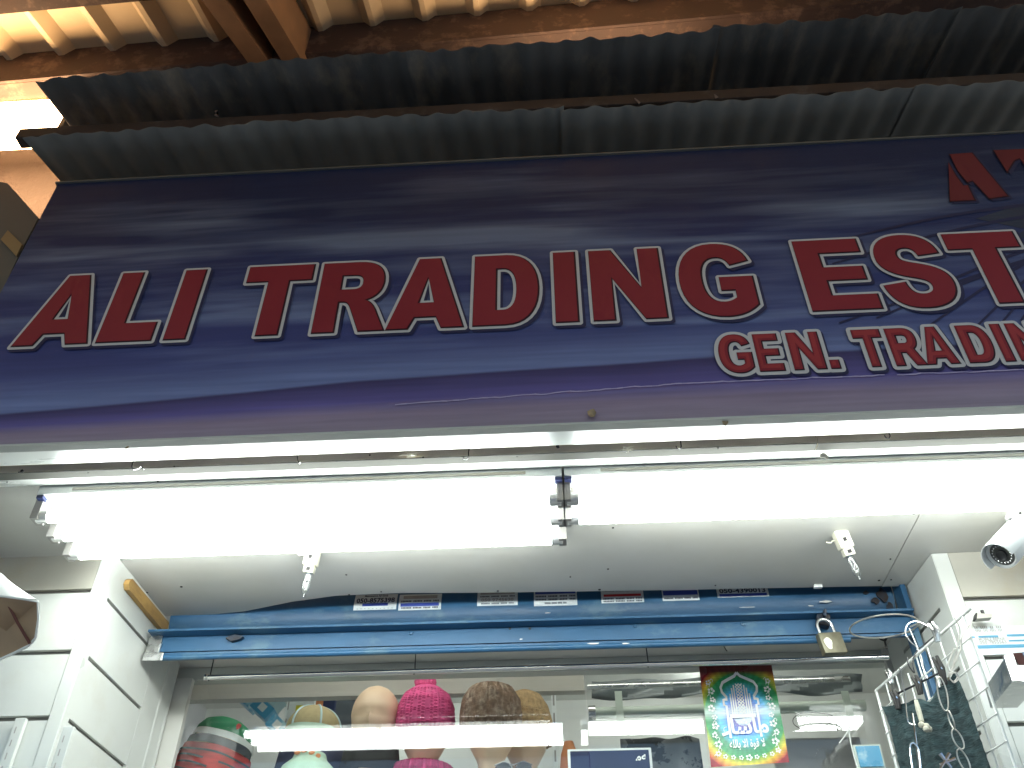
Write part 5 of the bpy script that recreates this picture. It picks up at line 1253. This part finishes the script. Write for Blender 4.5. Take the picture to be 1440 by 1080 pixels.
b_ = M['poster'].node_tree.nodes['Principled BSDF']
o = bpy.data.objects.new('poster_sheet', me); C.objects.link(o); o.parent = po; o.matrix_parent_inverse = Matrix.Translation(-po.location)
M['pwhite'] = mat('poster_white', (.9, .9, .88), .4)
def prib(pts, w_, d=.0026, mb=None):
    p = stroke(pts, w_, w_); p = p if area(p) > 0 else p[::-1]
    vv = [[Vector((a, b, 0)) for a, b in p]]; tri = tessellate_polygon(vv); mb.add([PP(a, b, d) for a, b in p], [tuple(t) for t in tri])
mb = MB()
ar = [(.26, .30), (.27, .60)], 
def half(s):
    f = lambda x: .5 + s * x
    return [(f(.20), .26), (f(.20), .58), (f(.23), .585), (f(.23), .64), (f(.185), .645), (f(.185), .67), (f(.235), .72), (f(.245), .77), (f(.21), .82), (f(.12), .855), (f(.04), .885), (f(0), .92)]
prib(half(-1), .016, mb=mb); prib(half(1), .016, mb=mb)
for x_, h_ in ((-.13, .70), (-.10, .76), (-.07, .79), (.07, .79), (.10, .76), (.13, .70)): prib([(.5 + x_, .48), (.5 + x_, h_)], .009, mb=mb)
for k_ in range(9):
    z_ = .50 + k_ * .034; prib([(.455, z_), (.5, z_ + .03), (.545, z_)], .006, d=.0028, mb=mb); prib([(.455, z_ + .03), (.5, z_), (.545, z_ + .03)], .006, d=.0031, mb=mb)
prib([(.33, .475), (.67, .475)], .02, mb=mb)
mb.build('printed_arch', M['pwhite'], po, recalc=False)
def ptext(s, u, v, h, wd, bold, name='printed_lettering'):
    c = textmesh(s, h, Matrix.Identity(4), bold, width=wd); mb = MB(); mb.add([PP(u + q.x, v + q.y, .0035) for q in c[0]], c[1]); mb.build(name, M['pwhite'], po, recalc=False)
def vis(s): return s[::-1]
ptext(vis('\ufee3\ufe8e\ufeb7\ufe8e\u0621'), .5, .30, .22, .62, .03)
ptext(vis('\ufefb \ufed7\ufeee\ufe93 \ufe8d\ufefb \ufe91\ufe8e\ufedf\ufee0\ufeea'), .5, .165, .11, .46, .02)
mb = MB()
def flower(u, v, s):
    for k_ in range(5):
        a = 2 * math.pi * k_ / 5; cx_, cy_ = u + math.cos(a) * s, v + math.sin(a) * s * .72
        p = [(cx_ + math.cos(2 * math.pi * q / 6) * s * .55, cy_ + math.sin(2 * math.pi * q / 6) * s * .4) for q in range(6)]
        mb.add([PP(a_, b2, .0024 + .0002 * k_) for a_, b2 in p], [tuple(range(6))])
for k_ in range(9):
    v = .12 + k_ * .088; flower(.115 + .02 * math.sin(k_ * 2.2), v, .026 + .008 * (k_ % 2)); flower(.885 - .02 * math.sin(k_ * 2.2), v, .026 + .008 * (k_ % 2))
for k_ in range(7): flower(.2 + k_ * .1, .075 - .03 * math.sin(math.pi * (k_ + .5) / 7) + .02, .022 + .008 * (k_ == 3))
for k_ in range(30):
    s_ = -1 if k_ % 2 else 1; v = .1 + (k_ // 2) * .053; u = .5 + s_ * (.385 + .03 * math.sin(k_ * 1.7)); prib([(u - .025, v), (u, v + .018), (u + .02, v + .004), (u + .012, v - .014)], .0035, d=.0036 + .0001 * k_ / 30, mb=mb)
mb.build('printed_flowers', M['pwhite'], po, recalc=False)

# rolled blind, bracket strips behind the right pane
M['plastic'] = mat('pale_green_plastic', (.5, .56, .48), .3, var=.15, vscale=5, stretch=(.4, 1, 1))
M['darkpl'] = mat('dark_plastic_sheet', (.16, .18, .18), .3, var=.4, vscale=6, stretch=(.3, 1, 1))
a = at(832, 1003, Y=2.75); b = at(1216, 992, Y=2.75)
rb = thing('pale_green_roll', 'rolled pale green plastic blind behind the right pane', 'cylinder', (a + b) / 2)
mb = MB(); mb.tube([a, b], .017, 18); mb.build('roll_tube', M['plastic'], rb, smooth=True)  # plain pale green cylinder across the right pane
mb = MB(); mb.tube([a + Vector((-.01, 0, 0)), a + Vector((.012, 0, 0))], .022, 16); mb.build('roll_end', M['steel'], rb, smooth=True)
for px in (871, 1193):
    p = at(px, 995, Y=2.72); mb = MB(); mb.bev(p.x - .011, p.x + .011, p.y - .002, p.y + .001, p.z - .045, p.z + .05, .001); mb.build('roll_strap', M['plastic'], rb)
a = at(826, 966, Y=2.78); b = at(1195, 955, Y=2.78)
mb = MB(); mb.tube([a, b], .009, 12); o = mb.build('inner_rail', M['steel'], smooth=True); tag(o, 'dark steel rail inside, above the rolled blind', 'rail')
mb = MB(); vs = []
for j in range(7):
    for i in range(31): u = i / 30; q = at(832 + 380 * u, 958 + 6 * j / 6 * 4 - 10 * u + 4 * math.sin(u * 9) * j / 6, Y=2.84); vs.append(q + Vector((0, .01 * math.sin(u * 25 + j), 0)))
mb.add(vs, [(j * 31 + i, j * 31 + i + 1, (j + 1) * 31 + i + 1, (j + 1) * 31 + i) for j in range(6) for i in range(30)]); o = mb.build('plastic_valance', M['darkpl'], smooth=True, recalc=False)
o.modifiers.new('t', 'SOLIDIFY').thickness = .002; tag(o, 'dark crumpled plastic valance behind the steel rail inside', 'valance')
# grey board, frames, camouflage cloth, small items
p = at(1160, 1060, Y=3.0); mb = MB(); mb.box(p.x - .16, p.x + .12, 3.0, 3.02, EYE + .2, EYE + 1.0); tag(mb.build('grey_board', M['interiorgrey']), 'plain grey board inside, right of the poster', 'board')
p = at(858, 1075, Y=2.66); fb = thing('framed_card', 'dark navy card in a white frame standing at the bottom of the right pane', 'card', p)
mb = MB(); mb.bev(p.x - .12, p.x + .12, 2.66, 2.675, p.z - .14, p.z + .045, .002); mb.build('card_frame', M['white'], fb)
mb = MB(); mb.box(p.x - .112, p.x + .112, 2.655, 2.6595, p.z - .13, p.z + .037); cb = mb.build('card_sheet', M['navy'], fb)
v_, f_ = textmesh('\ufee3\ufeea', .03, Matrix.Translation((p.x + .09, 2.6535, p.z + .008)) @ Matrix.Rotation(R(90), 4, 'X'), .03); MB().add(v_, f_).build('card_emblem', M['white'], cb, recalc=False)
M['camo'] = mat('camouflage_cloth', (.03, .035, .045), .8, var=.1, col2=(.16, .17, .18), c2amt=.5, c2scale=16, c2sharp=.01)
p = at(930, 1062, Y=2.80); mb = MB(); vs = []
for j in range(9):
    for i in range(17): vs.append((p.x - .12 + .24 * i / 16, 2.8 + .012 * math.sin(i * .9), p.z + .05 - .25 * j / 8 + .004 * math.sin(i)))
mb.add(vs, [(j * 17 + i, j * 17 + i + 1, (j + 1) * 17 + i + 1, (j + 1) * 17 + i) for j in range(8) for i in range(16)]); o = mb.build('camouflage_cloth', M['camo'], smooth=True, recalc=False); o.modifiers.new('t', 'SOLIDIFY').thickness = .004
tag(o, 'grey and navy camouflage cloth hanging left of the poster, inside', 'cloth')
p = at(801, 1070, Y=2.9); mb = MB(); mb.lathe([(.03, -.12), (.032, -.03), (.026, .02), (.018, .045), (.014, .058), (.003, .060)], 20, Matrix.Translation(p)); o = mb.build('orange_bottle', M['orange'], smooth=True); tag(o, 'pale orange bottle at the bottom of the window, left of the framed card', 'bottle')
p = at(1222, 1065, Y=2.46); sb = thing('clear_card_case', 'small clear plastic card case at the bottom right behind the grid', 'case', p)
mb = MB(); mb.bev(p.x - .036, p.x + .036, 2.455, 2.470, p.z - .032, p.z + .032, .003); mb.build('case_body', M['plastic'], sb)
mb = MB(); mb.box(p.x - .030, p.x + .030, 2.451, 2.4545, p.z - .026, p.z + .026); mb.build('case_card', M['boxblue'], sb)
wireloop('bare_wire', [(1206, 1080), (1200, 1060), (1194, 1030), (1196, 1020), (1190, 1032), (1180, 1045)], 2.42, .0016, 'whitewire', 'white bent wire in front of the right pane, left of the clear case', 'wire')
wireloop('bare_wire', [(1178, 1012), (1160, 1020), (1135, 1026), (1118, 1020), (1116, 1010), (1130, 1002), (1155, 1003), (1172, 1008), (1178, 1028)], 2.52, .001, 'iron', 'thin dark wire curling behind the right pane', 'wire')
